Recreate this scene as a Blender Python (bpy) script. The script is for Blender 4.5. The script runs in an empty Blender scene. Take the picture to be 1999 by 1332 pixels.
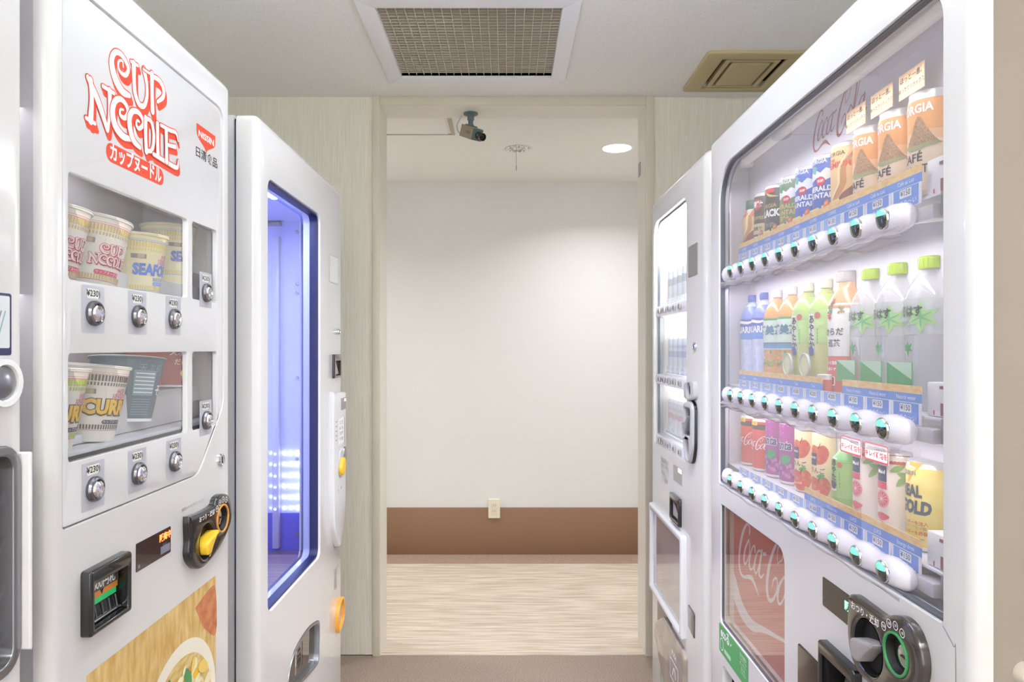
import bpy, bmesh, math, random
import numpy as np
from mathutils import Vector, Matrix
from mathutils.geometry import tessellate_polygon, delaunay_2d_cdt
random.seed(4)
S = bpy.context.scene
COL = S.collection
PI = math.pi

# ---------------------------------------------------------------- camera, world, lights, exposure
F = 1333.0            # focal length in pixels of the 1999 px wide frame
HC = 1.31             # camera height
CX, CY = 990.0, 680.0
cam_d = bpy.data.cameras.new('camera')
cam = bpy.data.objects.new('camera', cam_d)
COL.objects.link(cam)
cam.location = (0, 0, HC)
cam.rotation_euler = (PI / 2, 0, 0)
cam_d.sensor_width = 36
cam_d.lens = F / 1999 * 36
cam_d.shift_x = (999.5 - CX) / 1999
cam_d.shift_y = (CY - 666.0) / 1999
cam_d.clip_start = 0.02
S.camera = cam

w = bpy.data.worlds.new('world')
S.world = w
w.use_nodes = True
w.node_tree.nodes['Background'].inputs[0].default_value = (0.9, 0.92, 1.0, 1)
w.node_tree.nodes['Background'].inputs[1].default_value = 0.3

S.view_settings.view_transform = 'Standard'
S.view_settings.look = 'None'
S.view_settings.gamma = 1.0
S.view_settings.use_curve_mapping = False
S.view_settings.exposure = 0.40

def area(name, loc, rot, sx, sy, power, color=(1, 1, 1), shape='RECTANGLE', spread=PI):
    d = bpy.data.lights.new(name, 'AREA')
    d.shape = shape
    d.size = sx
    d.size_y = sy
    d.energy = power
    d.color = color
    d.spread = spread
    o = bpy.data.objects.new(name, d)
    COL.objects.link(o)
    o.location = loc
    o.rotation_euler = rot
    return o

FILL_LAMPS = [(0.0, -1.0)]                 # unseen strip lamp added behind the camera, shining up and down as fill
FAR_LIGHTS = [(0.58, 3.605, 1), (-1.5, 3.6, 1), (2.1, 3.6, 1), (-2.6, 3.6, 1)]
NEUT = (0.955, 0.985, 1.0)
area('lamp_uplight', (0, -1.0, 2.21), (PI, 0, 0), 0.9, 0.25, 30, NEUT)
area('lamp_downlight', (0, -1.0, 2.155), (0, 0, 0), 0.9, 0.25, 4, NEUT)
area('floor_spot', (0, 1.35, 2.37), (math.radians(14), 0, 0), 0.3, 0.3, 6, NEUT, 'DISK', 1.0)  # unseen spot added so that light bounces up off the floor
area('window_light', (0, -1.93, 1.25), (-PI / 2, 0, 0), 2.2, 2.0, 8, (0.96, 0.98, 1.0))     # unseen fill light added behind the camera, set in a window frame
for x, y, on in FAR_LIGHTS:
    area('downlight_light', (x, y, 2.355), (0, 0, 0), 0.13, 0.13, 7.2, (0.985, 0.995, 1.0), 'DISK', 2.45)

# ---------------------------------------------------------------- materials
def lin(h):
    h = h.lstrip('#')
    out = []
    for i in (0, 2, 4):
        c = int(h[i:i + 2], 16) / 255
        out.append(c / 12.92 if c <= 0.04045 else ((c + 0.055) / 1.055) ** 2.4)
    return tuple(out) + (1.0,)

MATS = {}
def mat(name, color='#ffffff', rough=0.5, metal=0.0, emit=None, estr=0.0, coat=0.0, spec=0.5, noise=None, bump=None):
    if name in MATS:
        return MATS[name]
    m = bpy.data.materials.new(name)
    m.use_nodes = True
    nt = m.node_tree
    b = nt.nodes['Principled BSDF']
    b.inputs['Base Color'].default_value = lin(color)
    b.inputs['Roughness'].default_value = rough
    b.inputs['Metallic'].default_value = metal
    b.inputs['Specular IOR Level'].default_value = spec
    b.inputs['Coat Weight'].default_value = coat
    b.inputs['Coat Roughness'].default_value = 0.04
    if emit:
        b.inputs['Emission Color'].default_value = lin(emit)
        b.inputs['Emission Strength'].default_value = estr
    tc = None
    if noise or bump:
        tc = nt.nodes.new('ShaderNodeTexCoord')
    if noise:                                   # (second colour, scale, (sx, sy, sz), low, high)
        c2, sc, st, lo, hi = noise
        mp = nt.nodes.new('ShaderNodeMapping')
        mp.inputs['Scale'].default_value = st
        nz = nt.nodes.new('ShaderNodeTexNoise')
        nz.inputs['Scale'].default_value = sc
        nz.inputs['Detail'].default_value = 4
        cr = nt.nodes.new('ShaderNodeValToRGB')
        cr.color_ramp.elements[0].position = lo
        cr.color_ramp.elements[0].color = lin(color)
        cr.color_ramp.elements[1].position = hi
        cr.color_ramp.elements[1].color = lin(c2)
        nt.links.new(tc.outputs['Object'], mp.inputs[0])
        nt.links.new(mp.outputs[0], nz.inputs[0])
        nt.links.new(nz.outputs[0], cr.inputs[0])
        nt.links.new(cr.outputs[0], b.inputs['Base Color'])
    if bump:                                    # (scale, (sx, sy, sz), strength, distance)
        sc, st, bs, bd = bump
        mp = nt.nodes.new('ShaderNodeMapping')
        mp.inputs['Scale'].default_value = st
        nz = nt.nodes.new('ShaderNodeTexNoise')
        nz.inputs['Scale'].default_value = sc
        nz.inputs['Detail'].default_value = 3
        bp = nt.nodes.new('ShaderNodeBump')
        bp.inputs['Strength'].default_value = bs
        bp.inputs['Distance'].default_value = bd
        nt.links.new(tc.outputs['Object'], mp.inputs[0])
        nt.links.new(mp.outputs[0], nz.inputs[0])
        nt.links.new(nz.outputs[0], bp.inputs['Height'])
        nt.links.new(bp.outputs[0], b.inputs['Normal'])
    MATS[name] = m
    return m

def thin_glass(name, tint='#ffffff', refl=1.0, rough=0.0, milk=0.0, milk_col='#ffffff'):
    if name in MATS:
        return MATS[name]
    m = bpy.data.materials.new(name)
    m.use_nodes = True
    nt = m.node_tree
    nt.nodes.clear()
    out = nt.nodes.new('ShaderNodeOutputMaterial')
    tr = nt.nodes.new('ShaderNodeBsdfTransparent')
    tr.inputs[0].default_value = lin(tint)
    gl = nt.nodes.new('ShaderNodeBsdfGlossy')
    gl.inputs['Roughness'].default_value = rough
    ge = nt.nodes.new('ShaderNodeNewGeometry')
    dt = nt.nodes.new('ShaderNodeVectorMath')
    dt.operation = 'DOT_PRODUCT'
    nt.links.new(ge.outputs['Normal'], dt.inputs[0])
    nt.links.new(ge.outputs['Incoming'], dt.inputs[1])
    def mth(op, a, b, clamp=False):
        n_ = nt.nodes.new('ShaderNodeMath')
        n_.operation = op
        n_.use_clamp = clamp
        for i, q in enumerate((a, b)):
            if q is None:
                continue
            if isinstance(q, (int, float)):
                n_.inputs[i].default_value = q
            else:
                nt.links.new(q, n_.inputs[i])
        return n_.outputs[0]
    ab = mth('ABSOLUTE', dt.outputs['Value'], None)
    sch = mth('POWER', mth('SUBTRACT', 1.0, ab, True), 5.0)
    fr_ = mth('MULTIPLY_ADD', sch, 0.92)
    fr_.node.inputs[2].default_value = 0.08          # both faces of a thin pane
    mu_ = mth('MULTIPLY', fr_, refl, True)
    mx = nt.nodes.new('ShaderNodeMixShader')
    nt.links.new(mu_, mx.inputs[0])
    if milk:
        df = nt.nodes.new('ShaderNodeBsdfDiffuse')
        df.inputs[0].default_value = lin(milk_col)
        m2 = nt.nodes.new('ShaderNodeMixShader')
        m2.inputs[0].default_value = milk
        nt.links.new(tr.outputs[0], m2.inputs[1])
        nt.links.new(df.outputs[0], m2.inputs[2])
        nt.links.new(m2.outputs[0], mx.inputs[1])
    else:
        nt.links.new(tr.outputs[0], mx.inputs[1])
    nt.links.new(gl.outputs[0], mx.inputs[2])
    nt.links.new(mx.outputs[0], out.inputs[0])
    MATS[name] = m
    return m

WHITE = mat('white_enamel', '#e1e0e1', 0.22, coat=0.5)
WHITE2 = mat('white_plastic', '#f6f6f9', 0.3)
CREAM = mat('cream_enamel', '#dedcd6', 0.25, coat=0.4)
PANEL = mat('display_panel_white', '#e2e2e5', 0.12, coat=1.0)
SIDE = mat('cabinet_side', '#d9d2ca', 0.3, coat=0.2)
DARKGAP = mat('dark_rubber', '#20222a', 0.6)
BLACK = mat('black_plastic', '#17171a', 0.18, coat=0.6)
BLACKM = mat('matt_black', '#0b0b0d', 0.6)
BROWNGLOSS = mat('smoked_brown', '#382d29', 0.15, coat=0.15)
CHROME = mat('chrome', '#d8dadd', 0.12, 1.0)
STEEL = mat('steel', '#9a9ca2', 0.3, 1.0)
GREYP = mat('grey_plastic', '#c9c8d0', 0.4)
LABELG = mat('label_grey', '#bfbfca', 0.4)
INK = mat('black_ink', '#1c1c22', 0.5)
GREYINK = mat('grey_ink', '#8d8d94', 0.5)
WINK = mat('white_ink', '#ffffff', 0.5)
RED = mat('red_ink', '#e0452a', 0.4)
CRIMSON = mat('crimson_ink', '#d0283c', 0.4)
PINKRED = mat('pink_red_ink', '#d9405c', 0.4)
BLUE = mat('blue_ink', '#3f6fd6', 0.4)
SKY = mat('sky_ink', '#5c9be8', 0.4)
YELLOW = mat('yellow_ink', '#f6c735', 0.4)
PALEY = mat('pale_yellow_ink', '#fbe58a', 0.4)
ORANGE = mat('orange_ink', '#f2a04a', 0.4)
GOLD = mat('gold_ink', '#d9bd6a', 0.4)
GREEN = mat('green_ink', '#3fa860', 0.4)
LIME = mat('lime_ink', '#a6cf3a', 0.35)
NAVY = mat('navy_ink', '#2a2d55', 0.4)
CLEAR = thin_glass('clear_pane', '#fbfcff', 1.3)
WPANE = thin_glass('window_pane_film', '#fbfcff', 1.5, milk=0.10, milk_col='#eeeaec')  # pane with a little pale diffuse mixed in
CLEARB = thin_glass('clear_bottle_plastic', '#ffffff', 1.0, 0.05, 0.22, '#ffffff')

# ---------------------------------------------------------------- mesh builder
class MB:
    def __init__(self):
        self.v, self.f, self.m, self.mats = [], [], [], []
    def mi(self, m):
        if m not in self.mats:
            self.mats.append(m)
        return self.mats.index(m)
    def add(self, vs, fs, m):
        o = len(self.v)
        self.v.extend([tuple(p) for p in vs])
        k = self.mi(m)
        for f in fs:
            self.f.append([o + i for i in f])
            self.m.append(k)
        return self
    def box(self, x0, x1, y0, y1, z0, z1, m, bev=0.0, mt=None, seg=2):
        bm = bmesh.new()
        bmesh.ops.create_cube(bm, size=1)
        for v in bm.verts:
            v.co = Vector(((x0 + x1) / 2 + v.co.x * (x1 - x0), (y0 + y1) / 2 + v.co.y * (y1 - y0), (z0 + z1) / 2 + v.co.z * (z1 - z0)))
        if bev:
            bmesh.ops.bevel(bm, geom=bm.edges[:], offset=bev, segments=seg, affect='EDGES', profile=0.5)
        return self.bm(bm, m, mt)
    def bm(self, bm, m, mt=None):
        if mt:
            bmesh.ops.transform(bm, matrix=mt, verts=bm.verts)
        bm.verts.index_update()
        self.add([v.co[:] for v in bm.verts], [[v.index for v in f.verts] for f in bm.faces], m)
        bm.free()
        return self
    def lathe(self, prof, m, seg=24, a0=0.0, a1=2 * PI, c=(0, 0, 0), caps=True, mt=None):
        """profile of (r, z) or (r, z, material for the band above it); the angle is measured from -y towards +x"""
        full = abs(a1 - a0 - 2 * PI) < 1e-6
        n = seg if full else seg + 1
        vs = []
        for p in prof:
            for k in range(n):
                a = a0 + (a1 - a0) * k / seg
                vs.append(Vector((p[0] * math.sin(a), -p[0] * math.cos(a), p[1])))
        if mt:
            vs = [mt @ q for q in vs]
        vs = [(q[0] + c[0], q[1] + c[1], q[2] + c[2]) for q in vs]
        o = len(self.v)
        self.v.extend(vs)
        for j in range(len(prof) - 1):
            mm = prof[j][2] if len(prof[j]) > 2 else m
            k0 = self.mi(mm)
            for k in range(seg):
                k2 = (k + 1) % n
                self.f.append([o + j * n + k, o + j * n + k2, o + (j + 1) * n + k2, o + (j + 1) * n + k])
                self.m.append(k0)
        if caps:
            for j in (0, len(prof) - 1):
                if prof[j][0] > 1e-5:
                    self.f.append([o + j * n + k for k in range(n)])
                    self.m.append(self.mi(prof[j][2] if len(prof[j]) > 2 else m))
        if not full:                                   # flat back of a half shell
            loop = [o + j * n for j in range(len(prof))] + [o + j * n + n - 1 for j in reversed(range(len(prof)))]
            self.f.append(loop)
            self.m.append(self.mi(m))
        return self
    def tube(self, pts, r, m, seg=8, closed=False):
        pts = [Vector(p) for p in pts]
        n = len(pts)
        vs, fs = [], []
        up = None
        for i in range(n):
            a = pts[(i - 1) % n] if (i > 0 or closed) else pts[i]
            b = pts[(i + 1) % n] if (i < n - 1 or closed) else pts[i]
            t = (b - a).normalized()
            if up is None:
                up = Vector((0, 0, 1)) if abs(t.z) < 0.9 else Vector((1, 0, 0))
            s = t.cross(up).normalized()
            up = s.cross(t).normalized()
            for k in range(seg):
                q = 2 * PI * k / seg
                vs.append(pts[i] + (s * math.cos(q) + up * math.sin(q)) * r)
        for i in range(n if closed else n - 1):
            j = (i + 1) % n
            for k in range(seg):
                l = (k + 1) % seg
                fs.append([i * seg + k, i * seg + l, j * seg + l, j * seg + k])
        if not closed:
            fs.append(list(range(seg)))
            fs.append([(n - 1) * seg + k for k in range(seg)])
        return self.add(vs, fs, m)
    def plate(self, outer, holes, t0, t1, m, bev=0.0, fn=None, back=False, seg=3, hb=None):
        """slab of a 2D outline with holes; front at t0, back at t1"""
        fn = fn or (lambda a, b, t: (a, t, b))
        loops = [ccw(outer, True)] + [ccw(h, False) for h in holes]
        sg = 1 if t1 > t0 else -1
        def ring(off):
            k_ = 1.0 if (hb is None or not bev) else hb / bev
            return [offset(l, off * (1.0 if i == 0 else k_)) for i, l in enumerate(loops)]
        rings = []
        if bev:
            for s in range(seg + 1):
                a = (PI / 2) * s / seg
                rings.append((ring(-bev * (1 - math.sin(a))), t0 + sg * bev * (1 - math.cos(a))))
        else:
            rings.append((loops, t0))
        rings.append((loops, t1))
        vs, fs = [], []
        def flat(lp, t, rev):
            base = len(vs)
            for l in lp:
                for p in l:
                    vs.append(fn(p[0], p[1], t))
            tris = tessellate_polygon([[Vector((p[0], p[1], 0)) for p in l] for l in lp])
            for tr in tris:
                if len(set(tr)) == 3:
                    fs.append([base + i for i in (tr if not rev else tr[::-1])])
        flat(rings[0][0], rings[0][1], False)
        if back:
            flat(rings[-1][0], rings[-1][1], True)
        for i in range(len(rings) - 1):
            for la, lb in zip(rings[i][0], rings[i + 1][0]):
                base = len(vs)
                n = len(la)
                vs.extend([fn(p[0], p[1], rings[i][1]) for p in la])
                vs.extend([fn(p[0], p[1], rings[i + 1][1]) for p in lb])
                for k in range(n):
                    l = (k + 1) % n
                    fs.append([base + k, base + l, base + n + l, base + n + k])
        return self.add(vs, fs, m)
    # flat print laid on the front of a slab: shape = (verts2d, faces)
    def decal(self, sh, x, z, y, s=1.0, m=None, layer=1, sx=None, flip=1):
        vs, fs = sh
        sx = s if sx is None else sx
        return self.add([(x + a * sx * flip, y - 0.00025 * layer, z + b * s) for a, b in vs], fs, m)
    # print wrapped round a turned surface of radius rf(z)
    def wrap(self, sh, rf, z, m, s=1.0, th=0.0, layer=1, sx=None, c=(0, 0), lim=1.5):
        vs, fs = sh
        sx = s if sx is None else sx
        r0 = rf(z)
        bm = bmesh.new()
        bv = [bm.verts.new((a * sx, b * s, 0)) for a, b in vs]
        for f in fs:
            try:
                bm.faces.new([bv[i] for i in f])
            except ValueError:
                pass
        xs = [v.co.x for v in bm.verts]
        step = 0.005
        k = math.ceil(min(xs) / step)
        while k * step < max(xs):
            bmesh.ops.bisect_plane(bm, geom=bm.verts[:] + bm.edges[:] + bm.faces[:], plane_co=(k * step, 0, 0), plane_no=(1, 0, 0), dist=1e-6)
            k += 1
        for v in bm.verts:
            a = max(-lim, min(lim, th + v.co.x / r0))
            zz = z + v.co.y
            r = rf(zz) + 0.0002 + 0.0002 * layer
            v.co = Vector((c[0] + r * math.sin(a), c[1] - r * math.cos(a), zz))
        return self.bm(bm, m)
    def mesh(self, name, sharp=35):
        me = bpy.data.meshes.new(name)
        me.from_pydata(self.v, [], self.f)
        for m in self.mats:
            me.materials.append(m)
        me.polygons.foreach_set('material_index', self.m)
        me.shade_smooth()
        me.set_sharp_from_angle(angle=math.radians(sharp))
        me.update()
        return me
    def obj(self, name, parent=None, loc=(0, 0, 0), rot=(0, 0, 0), sharp=35, fix=True):
        me = self.mesh(name, sharp)
        if fix:
            bm = bmesh.new()
            bm.from_mesh(me)
            bmesh.ops.remove_doubles(bm, verts=bm.verts, dist=1e-6)
            bmesh.ops.recalc_face_normals(bm, faces=bm.faces)
            bm.to_mesh(me)
            bm.free()
            me.set_sharp_from_angle(angle=math.radians(sharp))
        o = bpy.data.objects.new(name, me)
        COL.objects.link(o)
        o.location = loc
        o.rotation_euler = rot
        o.parent = parent
        return o

def ccw(p, want):
    a = sum(p[i][0] * p[(i + 1) % len(p)][1] - p[(i + 1) % len(p)][0] * p[i][1] for i in range(len(p)))
    return list(p) if (a > 0) == want else list(p)[::-1]

def offset(p, d):
    """grow a loop by d to its outside (holes run clockwise, so they shrink the other way round)"""
    if abs(d) < 1e-9:
        return list(p)
    n = len(p)
    out = []
    for i in range(n):
        a, b, c = Vector(p[i - 1]), Vector(p[i]), Vector(p[(i + 1) % n])
        e1, e2 = (b - a), (c - b)
        if e1.length < 1e-9 or e2.length < 1e-9:
            out.append(tuple(b))
            continue
        e1.normalize(); e2.normalize()
        n1, n2 = Vector((e1.y, -e1.x)), Vector((e2.y, -e2.x))
        q = (n1 + n2)
        q = q / max(0.35, (1 + n1.dot(n2)))
        out.append((b.x + q.x * d, b.y + q.y * d))
    return out

def rrect(x0, x1, z0, z1, r=0.01, seg=6):
    rs = r if isinstance(r, (tuple, list)) else (r,) * 4        # bottom left, bottom right, top right, top left
    out = []
    for (cx, cz, a0), rr in zip(((x0, z0, PI), (x1, z0, 1.5 * PI), (x1, z1, 0), (x0, z1, PI / 2)), rs):
        px = cx + (rr if cx == x0 else -rr)
        pz = cz + (rr if cz == z0 else -rr)
        if rr < 1e-6:
            out.append((cx, cz))
            continue
        for k in range(seg + 1):
            a = a0 + (PI / 2) * k / seg
            out.append((px + rr * math.cos(a), pz + rr * math.sin(a)))
    return out

def roundpoly(pts, r, seg=5):
    rs = r if isinstance(r, (list, tuple)) else [r] * len(pts)
    out = []
    n = len(pts)
    for i in range(n):
        a, b, c = Vector(pts[i - 1]), Vector(pts[i]), Vector(pts[(i + 1) % n])
        rr = min(rs[i], (a - b).length * 0.48, (c - b).length * 0.48)
        p, q = b + (a - b).normalized() * rr, b + (c - b).normalized() * rr
        for k in range(seg + 1):
            t = k / seg
            out.append(tuple(p * (1 - t) ** 2 + b * 2 * t * (1 - t) + q * t * t))
    return out

def ell(cx, cz, rx, rz, n=28):
    return [(cx + rx * math.cos(2 * PI * k / n), cz + rz * math.sin(2 * PI * k / n)) for k in range(n)]

def poly(pts, holes=()):
    loops = [list(pts)] + [list(h) for h in holes]
    vs = [p for l in loops for p in l]
    tris = tessellate_polygon([[Vector((p[0], p[1], 0)) for p in l] for l in loops])
    return vs, [list(t) for t in tris if len(set(t)) == 3]

def rect(x0, x1, z0, z1):
    return [(x0, z0), (x1, z0), (x1, z1), (x0, z1)], [[0, 1, 2, 3]]

def smooth(pts, n=6, closed=False):
    P = [Vector(p) for p in pts]
    m = len(P)
    out = []
    for i in range(m if closed else m - 1):
        p0 = P[i - 1] if (i > 0 or closed) else P[i] * 2 - P[i + 1]
        p1, p2 = P[i], P[(i + 1) % m]
        p3 = P[(i + 2) % m] if (i + 2 < m or closed) else p2 * 2 - p1
        for k in range(n):
            t = k / n
            out.append(0.5 * ((2 * p1) + (p2 - p0) * t + (2 * p0 - 5 * p1 + 4 * p2 - p3) * t * t + (3 * p1 - p0 - 3 * p2 + p3) * t ** 3))
    if not closed:
        out.append(P[-1])
    return [tuple(q) for q in out]

def merge(shs):
    vs, fs = [], []
    for v, f in shs:
        o = len(vs)
        vs.extend(v)
        fs.extend([[i + o for i in q] for q in f])
    return vs, fs

def union(sh):
    """overlapping pieces merged into one layer, holes kept"""
    r = delaunay_2d_cdt([Vector(p) for p in sh[0]], [], sh[1], 0, 1e-7)
    vo = np.array([(v.x, v.y) for v in r[0]])
    fo = [list(f) for f in r[2]]
    cen = np.array([vo[f].mean(axis=0) for f in fo])
    P = np.array(sh[0])
    tri = []
    for f in sh[1]:
        for k in range(1, len(f) - 1):
            tri.append((f[0], f[k], f[k + 1]))
    T = P[np.array(tri)]
    keep = np.zeros(len(cen), bool)
    def side(a, b, q):
        return (b[:, 0] - a[:, 0]) * (q[:, 1][:, None] - a[:, 1]) - (b[:, 1] - a[:, 1]) * (q[:, 0][:, None] - a[:, 0])
    for s0 in range(0, len(cen), 400):
        q = cen[s0:s0 + 400]
        e = [side(T[:, a], T[:, b], q) for a, b in ((0, 1), (1, 2), (2, 0))]
        pos = (e[0] > 0) & (e[1] > 0) & (e[2] > 0)
        neg = (e[0] < 0) & (e[1] < 0) & (e[2] < 0)
        keep[s0:s0 + 400] = (pos | neg).any(axis=1)
    return [tuple(v) for v in vo.tolist()], [f for f, k in zip(fo, keep) if k]

def stroke(pts, ws, grow=0.0, n=6, dx=0.0, dz=0.0, raw=False):
    """ribbon of changing width along a smooth line: points (x, z), one width each"""
    if not isinstance(ws, (list, tuple)):
        ws = [ws] * len(pts)
    q = smooth([(p[0], p[1], w_) for p, w_ in zip(pts, ws)], n)
    vs, fs = [], []
    m = len(q)
    for i in range(m):
        a, b = q[max(0, i - 1)], q[min(m - 1, i + 1)]
        t = Vector((b[0] - a[0], b[1] - a[1]))
        if t.length < 1e-9:
            t = Vector((1, 0))
        t.normalize()
        h = max(q[i][2], 0.0) / 2 + grow
        vs.append((q[i][0] - t.y * h + dx, q[i][1] + t.x * h + dz))
        vs.append((q[i][0] + t.y * h + dx, q[i][1] - t.x * h + dz))
    for i in range(m - 1):
        fs.append([2 * i, 2 * i + 1, 2 * i + 3, 2 * i + 2])
    shs = [(vs, fs)]
    for e in (q[0], q[-1]):
        rr = max(e[2], 0) / 2 + grow
        if rr > 2e-4:
            shs.append(poly(ell(e[0] + dx, e[1] + dz, rr, rr, 10)))
    return merge(shs) if raw else union(merge(shs))

TXT = {}
def text(s, bold=0.0, align='CENTER', res=3, space=1.0, shear=0.0):
    """the outline of a line of lettering, one unit high, as (verts2d, faces)"""
    key = (s, bold, align, res, space, shear)
    if key in TXT:
        return TXT[key]
    c = bpy.data.curves.new('lettering', 'FONT')
    c.body = s
    c.resolution_u = res
    c.offset = bold
    c.align_x = align
    c.align_y = 'CENTER'
    c.space_character = space
    c.shear = shear
    o = bpy.data.objects.new('lettering', c)
    COL.objects.link(o)
    dg = bpy.context.evaluated_depsgraph_get()
    me = bpy.data.meshes.new_from_object(o.evaluated_get(dg))
    r = ([(v.co.x, v.co.y) for v in me.vertices], [list(p.vertices) for p in me.polygons])
    bpy.data.objects.remove(o)
    bpy.data.curves.remove(c)
    bpy.data.meshes.remove(me)
    TXT[key] = r
    return r

def xf(sh, s=1.0, dx=0.0, dz=0.0, sx=None, rot=0.0):
    sx = s if sx is None else sx
    c, n = math.cos(rot), math.sin(rot)
    return [(dx + (a * sx) * c - (b * s) * n, dz + (a * sx) * n + (b * s) * c) for a, b in sh[0]], sh[1]

def tag(o, label=None, cat=None, group=None, kind=None):
    if label: o['label'] = label
    if cat: o['category'] = cat
    if group: o['group'] = group
    if kind: o['kind'] = kind
    return o

def empty(name, loc, rz=0.0):
    o = bpy.data.objects.new(name, None)
    o.empty_display_size = 0.05
    COL.objects.link(o)
    o.location = loc
    o.rotation_euler = (0, 0, rz)
    return o

# ---------------------------------------------------------------- room
WALL = mat('ribbed_wallpaper', '#f4f0e2', 0.85, noise=('#e9e4d3', 60, (6, 6, 0.15), 0.35, 0.65), bump=(60, (6, 6, 0.1), 0.5, 0.004))
GRF0 = mat('window_frame_white', '#ecebe8', 0.4)
WALLF = mat('far_wallpaper', '#e9e9e8', 0.9, bump=(120, (1, 1, 1), 0.15, 0.002))
CEILM = mat('ceiling_paper', '#fdfdfa', 0.9, noise=('#f6f5ee', 160, (1, 1, 1), 0.4, 0.6), bump=(160, (1, 1, 1), 0.5, 0.003))
CEILF = mat('far_ceiling_paint', '#f6f5f1', 0.9)
TRIMM = mat('door_frame_paint', '#ddd5c2', 0.45)
TRIML = mat('door_frame_reveal', '#eee9dc', 0.5)
SKIRT = mat('brown_wainscot', '#937057', 0.6)
CARPET = mat('mauve_carpet', '#8f7b70', 0.95, noise=('#b7a596', 220, (1, 1, 1), 0.35, 0.65), bump=(300, (1, 1, 1), 0.8, 0.004))
CARPET2 = mat('striped_beige_carpet', '#c2b09d', 0.95, noise=('#e0d3c1', 60, (0.07, 1.5, 1), 0.38, 0.60), bump=(90, (0.1, 1.5, 1), 0.8, 0.004))
CARPET3 = mat('rose_brown_carpet', '#a38878', 0.95, noise=('#b79e8c', 150, (1, 1, 1), 0.35, 0.65), bump=(200, (1, 1, 1), 0.6, 0.003))

ZC = HC + 1.07            # ceiling of the machine room
ZD0, ZD1 = 2.91, 3.06     # doorway wall
ZF = HC + 1.055           # ceiling of the passage
ZB = 4.33                 # back wall of the passage
def struct(mb, name, parent=None, **k):
    o = mb.obj(name, parent, **k)
    if parent is None:
        o['kind'] = 'structure'
    return o
XL, XR, YN = -1.32, 1.32, -2.0
fl = struct(MB().box(-3.2, 3.2, YN, ZB + 0.1, -0.05, 0, CARPET), 'floor')
MB().box(-3.2, 3.2, ZD0, 4.138, 0.0, 0.003, CARPET2).obj('carpet_strip', fl)
MB().box(-3.2, 3.2, 4.138, ZB, 0.0, 0.004, CARPET3).obj('carpet_border', fl)
struct(MB().box(XL - 0.1, XL, YN, ZD0, 0, ZC, WALL), 'wall_left')
struct(MB().box(XR, XR + 0.1, YN, ZD0, 0, ZC, WALL), 'wall_right')
struct(MB().plate(rrect(XL, XR, 0, ZC, 0), [rrect(-1.12, 1.12, 0.22, 2.28, 0)], YN - 0.1, YN, WALL, back=True), 'wall_near')
wn = struct(MB().plate(rrect(-1.12, 1.12, 0.22, 2.28, 0), [rrect(-1.08, -0.02, 0.26, 2.24, 0), rrect(0.02, 1.08, 0.26, 2.24, 0)], YN - 0.08, YN - 0.02, GRF0, back=True), 'window_1')  # unseen window added to frame the fill light
MB().box(-1.08, 1.08, YN - 0.055, YN - 0.05, 0.26, 2.24, mat('window_daylight', '#ffffff', 0.5, emit='#f4f7ff', estr=1.0)).obj('window_pane', wn)  # glowing pane of the added window
DXL, DXR, DH = -0.541, 0.588, HC + 1.033       # clear opening seen through the frame
cx0, cx1 = -0.572, 0.625                       # outside of the casing
m_ = MB()
m_.box(XL, cx0 + 0.012, ZD0, ZD1, 0, ZC, WALL)
m_.box(cx1 - 0.012, XR, ZD0, ZD1, 0, ZC, WALL)
m_.box(cx0 + 0.012, cx1 - 0.012, ZD0, ZD1, DH + 0.02, ZC, WALL)
struct(m_, 'wall_back')
dj = tag(empty('doorway_frame', (0, ZD0, 0)), 'beige painted frame of the wide doorway between the machines', 'door frame')
dj['kind'] = 'structure'
W_ = ZD1 - ZD0
MB().box(cx0, DXL, -0.012, W_, 0, DH + 0.037, TRIMM, 0.002).obj('jamb', dj)
MB().box(DXR, cx1, -0.012, W_, 0, DH + 0.037, TRIMM, 0.002).obj('jamb', dj)
MB().box(DXL, DXR, -0.012, W_, DH, DH + 0.037, TRIMM, 0.002).obj('head', dj)
MB().box(DXL, DXL + 0.0015, -0.004, W_ + 0.001, 0, DH, TRIML).box(DXR - 0.0015, DXR, -0.004, W_ + 0.001, 0, DH, TRIML).box(DXL, DXR, -0.004, W_ + 0.001, DH - 0.0015, DH, TRIML).obj('reveal_lining', dj)
# strike plate and small hinge marks on the right jamb
MB().box(DXR - 0.004, DXR - 0.0016, W_ - 0.06, W_ - 0.02, 2.07, 2.13, STEEL).obj('strike_plate', dj)
# passage beyond
struct(MB().box(-3.2, 3.2, ZB, ZB + 0.1, 0, 2.6, WALLF), 'wall_far')
struct(MB().box(-3.3, -3.2, ZD1, ZB, 0, 2.6, WALLF), 'wall_passage_left')
struct(MB().box(3.2, 3.3, ZD1, ZB, 0, 2.6, WALLF), 'wall_passage_right')
struct(MB().box(-3.2, XL, ZD1 - 0.1, ZD1, 0, 2.6, WALLF).box(XR, 3.2, ZD1 - 0.1, ZD1, 0, 2.6, WALLF), 'wall_passage_near')
struct(MB().box(-3.2, 3.2, ZB - 0.012, ZB, 0.0, 0.30, SKIRT, 0.002), 'baseboard_back')

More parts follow.
